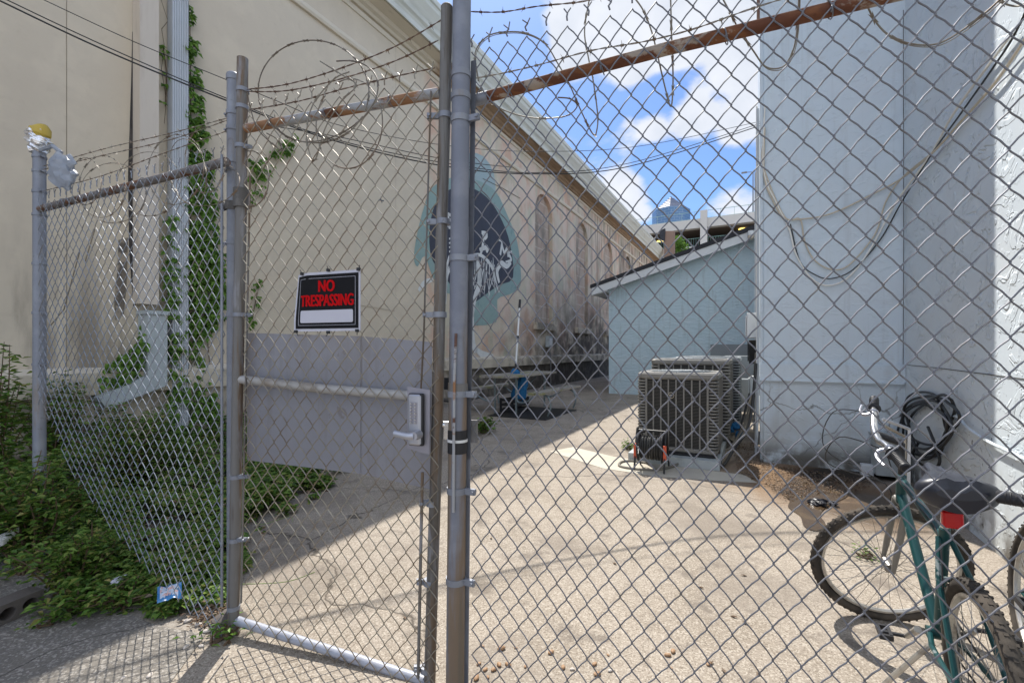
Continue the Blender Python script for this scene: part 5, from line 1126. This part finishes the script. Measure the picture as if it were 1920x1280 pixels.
def bicycle(lab, rear, yaw, lean, steer, m, grp, seat_z=.86, hb_w=.30, bar_turn=0, ss=1.0, sh=.145):
    mtx = Matrix.Translation(rear) @ Matrix.Rotation(yaw, 4, 'Z') @ Matrix.Rotation(lean, 4, 'X')
    t = thing('bicycle', lab, 'bicycle', group=grp, mtx=mtx)
    W = lambda x, y, z: mtx @ V((x, y, z))
    dirx = (W(1, 0, 0) - W(0, 0, 0)).normalized(); diry = (W(0, 1, 0) - W(0, 0, 0)).normalized(); dirz = (W(0, 0, 1) - W(0, 0, 0)).normalized()
    BBp = W(.43, 0, .29); seat_t = W(.285, 0, .70); rh = W(0, 0, .33); ht_ = W(.835, 0, .80); hbm = W(.875, 0, .67)
    sax = (ht_ - hbm).normalized(); stm = Matrix.Translation(hbm) @ Matrix.Rotation(steer, 4, sax) @ Matrix.Translation(-hbm)
    fh = stm @ W(1.03, 0, .33); fax = (stm @ W(1.03, 1, .33) - fh).normalized()
    # frame
    b = MB(); b.tube([ht_ - sax * .02, hbm + sax * -.02], .020, 12); b.tube([ht_ - sax * .035, seat_t], .0155, 12); b.tube([hbm + sax * .02, BBp], .019, 12); b.tube([seat_t + (seat_t - BBp).normalized() * .04, BBp], .016, 12)
    b.tube([BBp - diry * .035, BBp + diry * .035], .022, 14)
    for s_ in (-1, 1):
        b.tube([seat_t + diry * .015 * s_, seat_t.lerp(rh, .3) + diry * .042 * s_, rh + diry * .062 * s_], .009, 8)
        b.tube([BBp + diry * .025 * s_, BBp.lerp(rh, .3) + diry * .05 * s_, rh + diry * .062 * s_], .009, 8)
    b.tube([seat_t.lerp(rh, .3) - diry * .042, seat_t.lerp(rh, .3) + diry * .042], .008, 8)
    b.build('frame', m, t)
    # fork
    b = MB(); cw = hbm - sax * .03
    b.tube([cw - fax * .055, cw + fax * .055], .014, 10)
    for s_ in (-1, 1): b.tube([cw + fax * .052 * s_, cw.lerp(fh, .75) + fax * .052 * s_, fh + fax * .055 * s_], [.016, .013, .009], 10)
    b.build('fork', M['acpaint'], t)
    fw = wheel(t, 'wheel', fh, fax)
    rw = wheel(t, 'wheel', rh, diry)
    # stem and bar
    fwd = (fh - cw); fwd = (fwd - sax * fwd.dot(sax)).normalized()
    fwd = Matrix.Rotation(bar_turn, 3, sax) @ fwd; fax = Matrix.Rotation(bar_turn, 3, sax) @ fax
    sc_ = ht_ + sax * sh; bc_ = sc_ + fwd * .09 + sax * .04
    b = MB(); b.tube([ht_ - sax * .01, sc_], .013, 10); b.tube([sc_, bc_], .016, 10); b.build('stem', M['black'], t)
    b = MB(); up_ = sax
    q = [bc_ + fax * x + up_ * z - fwd * y for (x, y, z) in ((-hb_w, .04, .03), (-.16, .012, .025), (-.06, 0, 0), (.06, 0, 0), (.16, .012, .025), (hb_w, .04, .03))]
    b.tube(smoothpts(q, 5), [.0125 + .004 * max(0, 1 - abs(i - 12.5) / 7) for i in range(26)], 14); bar = b.build('handlebar', M['steel'], t)
    for s_, e, i_ in ((-1, q[0], q[1]), (1, q[-1], q[-2])):
        d = (e - i_).normalized(); b = MB(); g0_ = e - d * .115
        b.tube([g0_ - d * .012, g0_ - d * .004, g0_, g0_ + d * .115, g0_ + d * .12], [.019, .029, .018, .0195, .014], 14)
        for k in range(9): b.ring(g0_ + d * (.012 + .011 * k), d, .0185, .0022, 14, 5)
        b.build('grip', M['black'], bar)
        b = MB(); l0 = g0_ - d * .05; b.tube(smoothpts([l0, l0 + fwd * .035 - up_ * .015, l0 + fwd * .055 - up_ * .02 + d * .05, l0 + fwd * .05 - up_ * .02 + d * .12], 5), .006, 8, flat=1.3); b.ring(l0, d, .014, .006, 14, 6); b.build('brake_lever', M['zinc'], bar)
        b = MB(); b.tube(smoothpts([l0 + fwd * .03, l0 + fwd * .16 + up_ * .02 - d * .05, l0 + fwd * .19 - up_ * .15 - d * .12, cw + fwd * .06 + up_ * .1, cw + fwd * .04], 6), .0026, 6); b.build('brake_cable', M['cable'], bar)
    # seat
    sp = W(.285 - .16 * math.cos(R(73)) * 1, 0, seat_z); b = MB(); b.tube([seat_t, sp], .0125, 10); b.build('seat_post', M['steel'], t)
    b = MB(); sx_ = mtx.to_3x3()
    def sadd(u, v):
        x = (-.13 + .27 * u) * ss; wd_ = ss * (.092 - .066 * min(1, max(0, (u - .12) / .6)) ** 1.1) * (.55 + .45 * min(1, u / .12)); wd_ *= (1 if u < .93 else .75)
        a = math.pi * 2 * v; y = wd_ * math.cos(a); zt_ = .050 * math.sin(a) if math.sin(a) > 0 else .066 * math.sin(a)
        zc_ = .016 * (1 - u) ** 1.5 + .010 * u * u - (.012 if abs(y) < .02 and math.sin(a) > 0 else 0); return sp + sx_ @ V((x, y, .03 + zt_ * (1 if u > .02 else .3) + zc_))
    b.quadgrid(sadd, 20, 26)
    b.poly([sadd(0, k / 26) for k in range(26)]); b.poly([sadd(1, (26 - k) / 26) for k in range(26)]); sd_ = b.build('saddle', M['saddle'], t)
    b = MB()
    for s_ in (-1, 1): b.tube([sp + sx_ @ V((-.10, .03 * s_, .01)), sp + sx_ @ V((-.02, .022 * s_, -.012)), sp + sx_ @ V((.08, .02 * s_, .005))], .004, 6)
    b.build('saddle_rails', M['steel'], sd_)
    b = MB(); cbd = sp + sx_ @ V((-.075, -.0, .073)); b.ring(cbd, dirz, .012, .0012, 20, 4); b.box(cbd, (.014, .0025, .001), sx_); b.box(cbd, (.0025, .014, .001), sx_); b.build('saddle_emblem', M['rim'], sd_, smooth=False)
    b = MB(); b.rbox(sp + sx_ @ V((-.05, 0, -.065)), (.03, .055, .055), .01, sx_); b.build('rear_reflector', M['redlens'], t)
    # cranks, pedals, chainring, cassette, kickstand
    b = MB(); b.ring(BBp - diry * .045, diry, .075, .006, 32, 6); b.ring(BBp - diry * .045, diry, .03, .012, 20, 6)
    for k in range(5): a = k * 2 * math.pi / 5; b.tube([BBp - diry * .045, BBp - diry * .045 + (dirx * math.cos(a) + dirz * math.sin(a)) * .075], .006, 6)
    b.build('chainring', M['spoke'], t)
    ca_ = (dirx * .8 - dirz * .6).normalized()
    for s_ in (-1, 1):
        c0_ = BBp + diry * .06 * s_; c1_ = c0_ + ca_ * (.17 * s_) + diry * .01 * s_; b = MB(); b.tube([c0_, c1_], [.013, .010], 8); cr_ = b.build('crank', M['rim'], t)
        b = MB(); pc_ = c1_ + diry * .055 * s_
        b.box(pc_, (.085, .012, .02), sx_); b.box(pc_ + diry * .035 * s_, (.085, .012, .02), sx_); b.box(pc_ + dirx * .04 + diry * .018 * s_, (.012, .045, .02), sx_); b.box(pc_ - dirx * .04 + diry * .018 * s_, (.012, .045, .02), sx_); b.tube([c1_, pc_ + diry * .04 * s_], .008, 8); b.build('pedal', M['black'], cr_, smooth=False)
    b = MB()
    for k in range(6): b.ring(rh - diry * (.022 + .004 * k), diry, .048 - .005 * k, .003, 24, 5)
    b.build('cassette', M['spoke'], t)
    b = MB()
    for s_, rr1 in ((1, .0),): 
        b.tube([BBp - diry * .045 + dirz * .075, rh - diry * .03 + dirz * .045], .0035, 6); b.tube([BBp - diry * .045 - dirz * .075, rh - diry * .03 - dirz * .05 + dirx * .05, rh - diry * .03 - dirz * .12], .0035, 6)
    b.build('chain', M['acdark'], t)
    b = MB(); b.box(rh - diry * .035 - dirz * .10, (.02, .008, .09), sx_); b.ring(rh - diry * .035 - dirz * .145, diry, .018, .004, 16, 5); b.build('derailleur', M['black'], t)
    b = MB(); k0 = BBp - dirx * .06 + diry * .03 - dirz * .01; ks = k0 + diry * .16 + dirx * .05; ks.z = .008; b.tube(smoothpts([k0, k0 + diry * .05 - dirz * .06, ks], 4), .0095, 8); b.build('kickstand', M['rim'], t)
    # cables along the frame
    b = MB(); b.tube(smoothpts([bc_ - fwd * .02, ht_ + diry * .03, ht_.lerp(seat_t, .5) + diry * .02, seat_t + diry * .015, seat_t.lerp(rh, .5) + diry * .05], 5), .0025, 5); b.build('gear_cable', M['cable'], t)
    return t
yaw = math.atan2(D.y, D.x)
BK = 'bicycles parked against the blue wall'
bicycle('green bicycle with black saddle and its front wheel turned sideways', V((1.415, 1.335, 0)), yaw - R(1), R(-3), R(99), M['teal'], BK, hb_w=.35, bar_turn=R(-11), ss=1.2)
bicycle('second bicycle at the right edge, mostly out of frame behind the mesh', V((2.19, 1.90, 0)), yaw + R(176), R(-4), R(-6), M['teal'], BK, hb_w=.39, sh=.02)

# coiled black cable bundle hanging on the side wall
mb = MB(); rc = random.Random(12)
for k in range(6):
    cx, cy = 1735 + rc.uniform(-14, 12), 800 + rc.uniform(-14, 14); rx, ry = rc.uniform(34, 52), rc.uniform(44, 66); rot = rc.uniform(-30, 30)
    q = []
    for j in range(15):
        a = 2 * math.pi * j / 14 + k; x, y = rx * math.cos(a) * (1 + .18 * math.sin(3 * a + k)), ry * math.sin(a); c_, s_ = math.cos(R(rot)), math.sin(R(rot))
        q.append(RS.w(cx + x * c_ - y * s_, cy + x * s_ + y * c_, .05 + .03 * math.sin(a * 2 + k)))
    mb.tube(smoothpts(q, 4), .011, 7)
q = [RS.w(x, y, .05) for x, y in ((1722, 830), (1712, 855), (1745, 880), (1762, 865), (1752, 830), (1740, 800))]; mb.tube(smoothpts(q, 5), .012, 7)
mb.build('cable_bundle', M['blackhose'], label='coiled bundle of black cable hanging on the blue side wall', cat='cable bundle', origin=RS.w(1735, 880, .05))
# white frame and grey box by the corner
wf = thing('white_frame', 'pale metal frame standing behind the handlebar in the corner', 'frame', gnd(1690, 885)); g1 = V((3.42, 4.15, 0)); mb = MB()
k1 = [at(x, y, 3.9) for x, y in ((1655, 785), (1705, 804), (1704, 868), (1704, 940))]; mb.tube(k1, .016, 4); mb.build('front_rail', M['white'], wf, smooth=False)
k2 = [at(x, y, 4.1) for x, y in ((1658, 798), (1697, 818), (1697, 868), (1697, 935))]; mb = MB(); mb.tube(k2, .014, 4); mb.build('rear_rail', M['cord_tan'], wf, smooth=False)
gb = thing('ground_box', 'grey painted utility box standing against the base of the blue wall', 'utility box', RF.pt(1.0, 0, .1), rot=rotF)
a0_ = RF.hit(1643, 900, .3)[0]; a1_ = RF.hit(1697, 900, .3)[0]
mb = MB(); c = RF.pt((a0_ + a1_) / 2, .24, .16); mb.rbox(c, (a1_ - a0_, .26, .40), .012, rotF); mb.build('housing', M['boxgrey'], gb)
mb = MB(); mb.rbox(c + V((0, 0, .21)), (a1_ - a0_ + .03, .29, .025), .01, rotF); mb.build('lid', M['boxgrey'], gb)
sb = thing('junction_box', 'small pale junction box just left of the grey ground box', 'utility box', RF.pt(.85, .2, .05)); c = RF.w(1625, 880, .12); mb = MB(); mb.rbox(c, (.11, .10, .12), .01, rotF); mb.build('housing', M['white'], sb); mb = MB(); mb.tube([c - V((0, 0, .06)), V((c.x, c.y, 0))], .02, 8); mb.build('conduit', M['galv_old'], sb)
mb = MB(); rc = random.Random(14); c = gnd(1545, 946)
for k in range(7): mb.blob(c + V((rc.uniform(-.09, .09), rc.uniform(-.05, .05), .012 + rc.uniform(0, .02))), (rc.uniform(.03, .06), rc.uniform(.02, .05), .02), 9, 6, .35, rn=rc)
mb.build('plastic_scrap', M['tarp'], label='crumpled black plastic scrap beside the puddle', cat='scrap', smooth=False)

# ------------------------------------------------------------------ small litter
def pebble(px, py, s_, m, name, lab, cat, grp=None, sd=0):
    rn = random.Random(sd); c = gnd(px, py); mb = MB(); rt = Matrix.Rotation(rn.uniform(0, 3.1), 3, 'Z'); mb.blob(c + V((0, 0, s_ * .35)), (s_, s_ * .62, s_ * .45), 12, 8, .09, rt, rn); return mb.build(name, M[m], label=lab, cat=cat, group=grp)
HG = 'brown nut husks scattered below the right fence'
for i, (px, py, s_) in enumerate(((905, 1212, .010), (940, 1217, .02), (967, 1215, .008), (1033, 1224, .017), (898, 1245, .012), (936, 1247, .015), (953, 1247, .016), (910, 1256, .013), (926, 1256, .015), (985, 1250, .010), (915, 1270, .010), (893, 1272, .018), (1056, 1252, .014), (1115, 1246, .014), (1120, 1265, .017), (1252, 1229, .016), (1262, 1222, .016), (1259, 1253, .008), (1329, 1246, .014), (1140, 1228, .008))):
    pebble(px, py, s_, 'husk', 'nut_husk', 'brown nut husk lying on the sunlit concrete below the mesh', 'nut husk', HG, i)
pebble(1073, 1255, .011, 'shell', 'pebble', 'small white pebble right of the husks under the mesh', 'pebble', sd=31); pebble(1144, 1258, .011, 'shell', 'pebble', 'small white pebble near the bottom edge below the right mesh', 'pebble', sd=32)
pebble(281, 1268, .017, 'shell', 'stone', 'tan rounded stone in the mesh shadow at the bottom left', 'stone', sd=33); pebble(232, 1272, .014, 'shell', 'stone', 'flat white stone left of the tan stone in the mesh shadow', 'stone', sd=34)
for i, (px, py, s_) in enumerate(((350, 1214, .018), (352, 1165, .02), (378, 1212, .014), (285, 1143, .010), (316, 1143, .010), (388, 1185, .02), (402, 1195, .018), (372, 1172, .018), (395, 1165, .016), (415, 1180, .016))):
    pebble(px, py, s_, 'shell', 'concrete_crumb', 'pale concrete crumb near the foot of the gate post', 'rubble', 'concrete crumbs by the gate post', 50 + i)
for i, (px, py) in enumerate(((1370, 1155), (1402, 1172), (1328, 1246), (1362, 1264), (1310, 1100), (1400, 1080), (762, 1162), (920, 1008), (1150, 1055), (1420, 1268))):
    rn = random.Random(70 + i); c = gnd(px, py); mb = MB(); a = rn.uniform(0, 6.28); d_ = V((math.cos(a), math.sin(a), 0))
    mb.leaf(c + V((0, 0, .004)), d_ + V((0, 0, .15)), (0, 0, 1), .035, .007); mb.leaf(c + V((0, 0, .003)) - d_ * .004, d_ + V((0, 0, .1)), (0, 0, -1), .035, .007); mb.build('dry_leaf', M['drymat'], label='single curled dry leaf on the sunlit concrete', cat='dry leaf', group='single dry leaves on the concrete')
# snack wrapper
c = gnd(318, 1150); ux = V((.8, .6, 0)).normalized(); uy = V((-.6, .8, .0)).normalized()
wr = thing('snack_wrapper', 'creased blue snack wrapper lying at the edge of the vines', 'wrapper', c)
rc = random.Random(6)
def wrap(x0, x1, y0, y1, dz, m, name, amp=.012):
    mb = MB(); mb.quadgrid(lambda u, v: c + ux * .72 * (x0 + (x1 - x0) * u) + uy * .85 * (y0 + (y1 - y0) * v) * (1 - .15 * math.sin(math.pi * u)) + V((0, 0, .10 + dz + .35 * (y0 + (y1 - y0) * v) + amp * noise.noise(V(((x0 + (x1 - x0) * u) * 30, (y0 + (y1 - y0) * v) * 30, 3))) + .02 * v)), 12, 10)
    mb.build(name, m, wr)
M['wrapblue'] = mat('wrapper_blue', (.03, .15, .36), .3); M['wrappale'] = mat('wrapper_pale', (.42, .50, .62), .3, layers=[dict(s=45, lo=.5, hi=.54, c=(.62, .30, .22), a=.7), dict(s=60, lo=.55, hi=.6, c=(.08, .15, .2), a=.8)])
wrap(-.07, .07, -.045, .045, 0, M['wrapblue'], 'foil_film'); wrap(-.055, .05, -.032, .036, .0015, M['wrappale'], 'print')
# perforated block, gutter piece, paper scraps
bl = MB(); b0_ = gnd(-45, 1195); b1_ = gnd(80, 1140); dx = (b1_ - b0_); dx.z = 0; Lb = dx.length; dx.normalize(); dn = V((-dx.y, dx.x, 0))
prof_o = [V((0, 0, 0)), V((Lb, 0, 0)), V((Lb, .09, 0)), V((0, .09, 0))]
hl = []
for k in range(3): 
    cx = Lb - .05 - k * .088; hl.append([V((cx + .032 * math.cos(2 * math.pi * j / 14), .045 + .030 * math.sin(2 * math.pi * j / 14), 0)) for j in range(14)])
tess = geometry.tessellate_polygon([prof_o] + hl); fl = prof_o + [p for h in hl for p in h]
bl.v = [b0_ + dx * p.x + V((0, 0, p.y + .005)) for p in fl]; bl.f = [tuple(t_) for t_ in tess]
for h in hl:
    for i in range(14): p, q_ = h[i], h[(i + 1) % 14]; A_ = b0_ + dx * p.x + V((0, 0, p.y + .005)); B_ = b0_ + dx * q_.x + V((0, 0, q_.y + .005)); bl.poly([A_, B_, B_ + dn * .09, A_ + dn * .09])
bl.hexa(b0_ + V((0, 0, .095)), dx * Lb, dn * .1, V((0, 0, .006))); bl.hexa(b0_ + dx * Lb + V((0, 0, .005)), dx * .006, dn * .1, V((0, 0, .096))); bl.hexa(b0_ + dn * .1 + V((0, 0, .005)), dx * Lb, dn * .004, V((0, 0, .096)))
bl.build('core_brick', M['brick_core'], label='dark perforated brick lying on the concrete at the lower left edge', cat='brick', smooth=False)
mb = MB(); ga, gb_ = at(-40, 1016, 2.55), at(36, 988, 2.7); dd = (gb_ - ga)
for k in range(4): mb.hexa(ga + V((0, -.022 * k, -.012 * k)), dd, V((0, -.018, -.004)), V((0, 0, -.03)))
mb.build('gutter_scrap', M['white'], label='short piece of white ribbed gutter sticking out of the vines at the left edge', cat='gutter piece', smooth=False)
for i, (px, py) in enumerate(((118, 988), (205, 1015), (137, 1062), (225, 1092), (218, 1100), (35, 930))):
    rn = random.Random(90 + i); c = gnd(px, py + 26, .02) + V((0, 0, .10)); mb = MB(); mb.blob(c, (rn.uniform(.018, .032), .02, .012), 9, 6, .4, Matrix.Rotation(rn.uniform(0, 3), 3, 'Z'), rn); mb.build('paper_scrap', M['sign_white'], label='crumpled white paper scrap caught in the vines', cat='paper scrap', group='paper scraps caught in the vines', smooth=False)

# ------------------------------------------------------------------ plants
def inp2(x, y, P): return inpoly(x, y, P)
rv = random.Random(21)
front = [gnd(*p) for p in ((0, 1040), (60, 1060), (110, 1085), (140, 1135), (190, 1130), (240, 1145), (300, 1165), (350, 1160), (430, 1165), (480, 1020), (545, 975), (605, 930), (665, 898))]
poly = [LW.pt(-5.5, 0)] + [V((-4.6, 1160 / 373, 0))] + front + [LW.pt(3.4, 0, .1), LW.pt(-1, 0, .05)]
def edge_d(x, y):
    m_ = 9
    for a, b in zip(front, front[1:]):
        ab = (b - a).xy; ap_ = V((x, y)) - a.xy; t = max(0, min(1, ap_.dot(ab) / ab.length_squared)); m_ = min(m_, (ap_ - ab * t).length)
    return m_
def vh(x, y):
    e = edge_d(x, y); base = min(1, e / 1.3); n_ = noise.noise(V((x * 1.4, y * 1.4, 2))) * .5 + .6
    wall_d = abs((V((x, y, 0)) - LW.O).dot(LW.n)); left = max(0, min(1, (-1.6 - x) / 1.6))
    return .03 + .14 * min(1, e / .25) * n_ + base * n_ * (.08 + .22 * left) + .25 * max(0, 1 - wall_d / .9) * n_
xs = [p.x for p in poly]; ys = [p.y for p in poly]
mb = MB(); cnt = 0
while cnt < 27000:
    x, y = rv.uniform(min(xs), max(xs)), rv.uniform(min(ys), max(ys))
    if not inp2(x, y, poly): continue
    if (V((x, y, 0)) - LW.O).dot(LW.n) < .03: continue
    if cnt > 19000 and (edge_d(x, y) > .75 or x > -1.4): continue
    if y > 4.2 and rv.random() < .45: continue
    if x > -2.2 and y > 3.2 and noise.noise(V((x * 5, y * 5, 1))) < .05: continue
    if noise.noise(V((x * 2.2, y * 2.2, 9))) < -.42: continue
    if edge_d(x, y) < .04 + .16 * noise.noise(V((x * 4, y * 4, 4))): continue
    h = vh(x, y); z = h * (1 - rv.random() ** 2.2 * .9); cnt += 1
    a = rv.uniform(0, 6.28); L_ = rv.uniform(.028, .055) if y < 3.6 else rv.uniform(.045, .075)
    d = V((math.cos(a), math.sin(a), rv.uniform(-.3, .45)))
    mb.leaf((x, y, z), d, (rv.gauss(0, .35), rv.gauss(0, .35) - .2, 1), L_, L_ * .3)
    if rv.random() < .5:
        mb.leaf((x, y, z), V((math.cos(a + .9), math.sin(a + .9), d.z)), (0, -.2, 1), L_ * .8, L_ * .25); mb.leaf((x, y, z), V((math.cos(a - .9), math.sin(a - .9), d.z)), (0, -.2, 1), L_ * .8, L_ * .25)
mb.build('ground_vines', M['foliage'], label='tangled green vines covering the ground behind and under the left fence', cat='vines', kind='stuff')
mb = MB(); rd = random.Random(77); c_ = 0
while c_ < 900:
    x, y = rd.uniform(min(xs), max(xs)), rd.uniform(2.2, 4.6)
    if not inp2(x, y, poly) or (V((x, y, 0)) - LW.O).dot(LW.n) < .05: continue
    c_ += 1; a = rd.uniform(0, 6.28); mb.leaf((x, y, vh(x, y) * rd.uniform(.7, 1.08)), (math.cos(a), math.sin(a), rd.uniform(-.3, .4)), (rd.gauss(0, .4), -.3, 1), rd.uniform(.02, .05), rd.uniform(.006, .013))
mb.build('dead_leaves', M['drymat'], label='brown dead leaves caught among the green vines', cat='dead leaves', kind='stuff')
# trailing stems on the vines
mb = MB()
for i in range(26):
    x, y = rv.uniform(-3.6, -1.6), rv.uniform(2.4, 4.5)
    if not inp2(x, y, poly): continue
    a = rv.uniform(0, 6.28); pts = []
    for k in range(6): pts.append(V((x + math.cos(a) * .13 * k, y + math.sin(a) * .13 * k, vh(x, y) + .02 + .04 * math.sin(k * 1.3)))); a += rv.uniform(-.4, .4)
    mb.tube(smoothpts(pts, 4), .002, 5)
mb.build('vine_stems', M['ivy'], label='thin trailing stems lying over the green vines', cat='stems', kind='stuff')

def shrub(name, lab, base, hgt, spread, nst, nleaf, L_, m, rn, grp=None, lean=(0, 0)):
    t = thing(name, lab, 'shrub', base, group=grp); sb_ = MB(); lf_ = MB()
    for i in range(nst):
        a = rn.uniform(0, 6.28); rr_ = rn.uniform(.15, 1) * spread; h = hgt * rn.uniform(.55, 1.0) * (1 - .35 * rr_ / spread)
        tip = base + V((rr_ * math.cos(a) + lean[0], rr_ * math.sin(a) + lean[1], h)); mid = base.lerp(tip, .5) + V((rn.uniform(-.05, .05), rn.uniform(-.05, .05), h * .12)); q = smoothpts([base + V((rn.uniform(-.05, .05), rn.uniform(-.05, .05), 0)), mid, tip], 6); sb_.tube(q, [.006 * (1 - k / len(q)) + .0015 for k in range(len(q))], 5)
        for k in range(nleaf):
            s_ = rn.uniform(.18, 1) ** .8; p = q[min(len(q) - 1, int(s_ * (len(q) - 1)))] + V((rn.gauss(0, .035), rn.gauss(0, .035), rn.gauss(0, .03))); b_ = rn.uniform(0, 6.28)
            lf_.leaf(p, (math.cos(b_), math.sin(b_), rn.uniform(-.3, .5)), (rn.gauss(0, .4), rn.gauss(0, .4), 1), L_ * rn.uniform(.6, 1.2), L_ * .27)
    sb_.build('stems', M['stem'], t); lf_.build('foliage', m, t); return t
rs_ = random.Random(33)
shrub('shrub', 'low leafy sprawl in front of the left fence beside the shrubs', V((-2.42, 2.52, 0)), .42, .30, 26, 46, .045, M['foliage'], rs_)
shrub('shrub', 'lowest leafy sprawl in front of the left fence near the wrapper', V((-2.08, 2.42, 0)), .16, .22, 16, 30, .042, M['foliage'], rs_)
shrub('shrub', 'tallest dark shrub with an upright tip at the left edge against the wall', V((-3.62, 3.15, 0)), 1.62, .34, 32, 70, .06, M['foliage'], rs_)
shrub('shrub', 'broad bushy shrub spreading at the left edge below the tall one', V((-3.35, 2.85, 0)), .88, .55, 34, 62, .055, M['foliage'], rs_)
shrub('shrub', 'low bright leafy shrub hiding the foot of the far left post', V((-2.95, 2.78, 0)), .80, .36, 30, 60, .05, M['foliage'], rs_)
shrub('shrub', 'shrub growing behind the fence under the white chute', V((-3.6, 4.3, 0)), .95, .65, 30, 55, .06, M['foliage'], rs_)
shrub('shrub', 'scrambling shrub climbing over the end of the white chute', LW.pt(-1.35, 0, .3), 1.25, .5, 26, 50, .07, M['foliage'], rs_)
shrub('weed', 'small weed sprouting at the foot of the gate post', gnd(420, 1198), .07, .05, 8, 10, .03, M['ivy'], rs_); shrub('weed', 'sprawling weed on the concrete beside the perforated brick', gnd(145, 1142), .16, .15, 14, 24, .05, M['foliage'], rs_); shrub('weed', 'tiny weed in the crack of the worn concrete', gnd(96, 1168), .05, .07, 6, 10, .03, M['foliage'], rs_)
shrub('weed', 'small weed beside the hose reel', gnd(1182, 842), .13, .10, 8, 10, .05, M['ivy'], rs_); shrub('weed', 'pale weed growing inside the outline of the bicycle front wheel', gnd(1622, 1045), .06, .05, 7, 8, .03, M['ivy'], rs_)
shrub('weed', 'grassy weeds growing just right of the main post in the shade', gnd(905, 812), .3, .25, 14, 14, .09, M['foliage'], rs_); shrub('weed', 'weedy clump between the air conditioners and the wall', RL.pt(1.9, 0, .4), .3, .2, 12, 16, .06, M['ivy'], rs_)

def ivy(name, lab, regions, stems, seed):
    rn = random.Random(seed); t = thing(name, lab, 'climbing plant', LW.w(stems[0][0][0], stems[0][0][1], .03)); mb = MB()
    for st_ in stems: mb.tube(smoothpts([LW.w(x, y, .03) for x, y in st_], 5), .006, 5)
    mb.build('stem', M['stem'], t); mb = MB()
    for (P, n_, L_, o0, o1) in regions:
        Q = [V((x, y, 0)) for x, y in P]; xs_ = [p.x for p in Q]; ys_ = [p.y for p in Q]; c_ = 0; tries = 0
        while c_ < n_ and tries < n_ * 30:
            tries += 1; x, y = rn.uniform(min(xs_), max(xs_)), rn.uniform(min(ys_), max(ys_))
            if not inpoly(x, y, Q) or noise.noise(V((x * .045, y * .045, seed))) < -.25: continue
            p = LW.w(x, y, rn.uniform(o0, o1)); c_ += 1; a = rn.uniform(-2.6, -.5)
            d = LW.u * math.cos(a) + V((0, 0, math.sin(a) * .6)) + LW.n * rn.uniform(.1, .7)
            mb.leaf(p, d, LW.n + V((0, 0, .6)), L_ * rn.uniform(.6, 1.2), L_ * .34)
            if rn.random() < .6:
                mb.leaf(p, LW.u * math.cos(a + .8) + V((0, 0, math.sin(a + .8) * .6)) + LW.n * .3, LW.n + V((0, 0, .6)), L_ * .8, L_ * .28); mb.leaf(p, LW.u * math.cos(a - .8) + V((0, 0, math.sin(a - .8) * .6)) + LW.n * .3, LW.n + V((0, 0, .6)), L_ * .8, L_ * .28)
    mb.build('leaves', M['ivy'], t); return t
ivy('ivy', 'long ivy climbing beside the white drainpipe', [
    ([(352, 0), (360, 20), (366, 75), (374, 150), (378, 190), (356, 190), (352, 90)], 75, .10, .03, .12),
    ([(352, 190), (378, 190), (384, 235), (398, 330), (412, 480), (420, 560), (400, 615), (372, 650), (352, 640)], 820, .095, .03, .14),
    ([(300, 80), (320, 88), (320, 200), (300, 190), (296, 150)], 10, .09, .03, .08),
    ([(312, 400), (330, 400), (338, 620), (352, 700), (345, 850), (320, 840), (312, 640), (306, 520)], 260, .085, .05, .2),
    ([(352, 640), (372, 650), (395, 700), (420, 800), (415, 870), (345, 870)], 260, .085, .03, .15),
    ([(395, 460), (420, 440), (422, 600), (395, 600)], 70, .09, .03, .12)],
    [[(350, 860), (355, 600), (358, 300), (356, 40)], [(325, 830), (322, 600), (318, 430)], [(392, 860), (396, 740), (388, 620), (380, 500)], [(310, 200), (312, 140), (306, 90)]], 51)
ivy('ivy', 'separate ivy sprig on the wall behind the upper gate mesh', [([(468, 300), (500, 290), (530, 262), (558, 250), (552, 280), (520, 300), (500, 330), (490, 365), (468, 385)], 110, .09, .03, .1)], [[(470, 400), (480, 350), (505, 300), (550, 262)]], 52)
ivy('ivy', 'thin ivy sprig on the wall just right of the hinge post at sign height', [([(468, 560), (478, 530), (490, 522), (486, 560), (484, 600), (468, 620)], 40, .07, .03, .08)], [[(470, 620), (478, 570), (488, 525)]], 53)
ivy('ivy', 'ivy growing around the base of the duct shaft', [([(225, 660), (262, 640), (272, 600), (274, 690), (240, 715), (190, 735), (175, 700), (205, 680)], 150, .08, .03, .25)], [[(250, 740), (240, 690), (262, 630)]], 54)
# dry litter at the gate foot
mb = MB(); rl = random.Random(61)
for _ in range(420):
    c = gnd(398 + rl.gauss(0, 20), 1158 + rl.gauss(0, 13)); a = rl.uniform(0, 6.28); mb.leaf(c + V((0, 0, rl.uniform(.004, .035))), (math.cos(a), math.sin(a), rl.uniform(-.1, .5)), (rl.uniform(-.5, .5), 0, 1), rl.uniform(.01, .04), rl.uniform(.003, .009))
mb.build('leaf_litter', M['drymat'], kind='stuff', label='dry leaf litter piled at the foot of the gate post', cat='leaf litter')
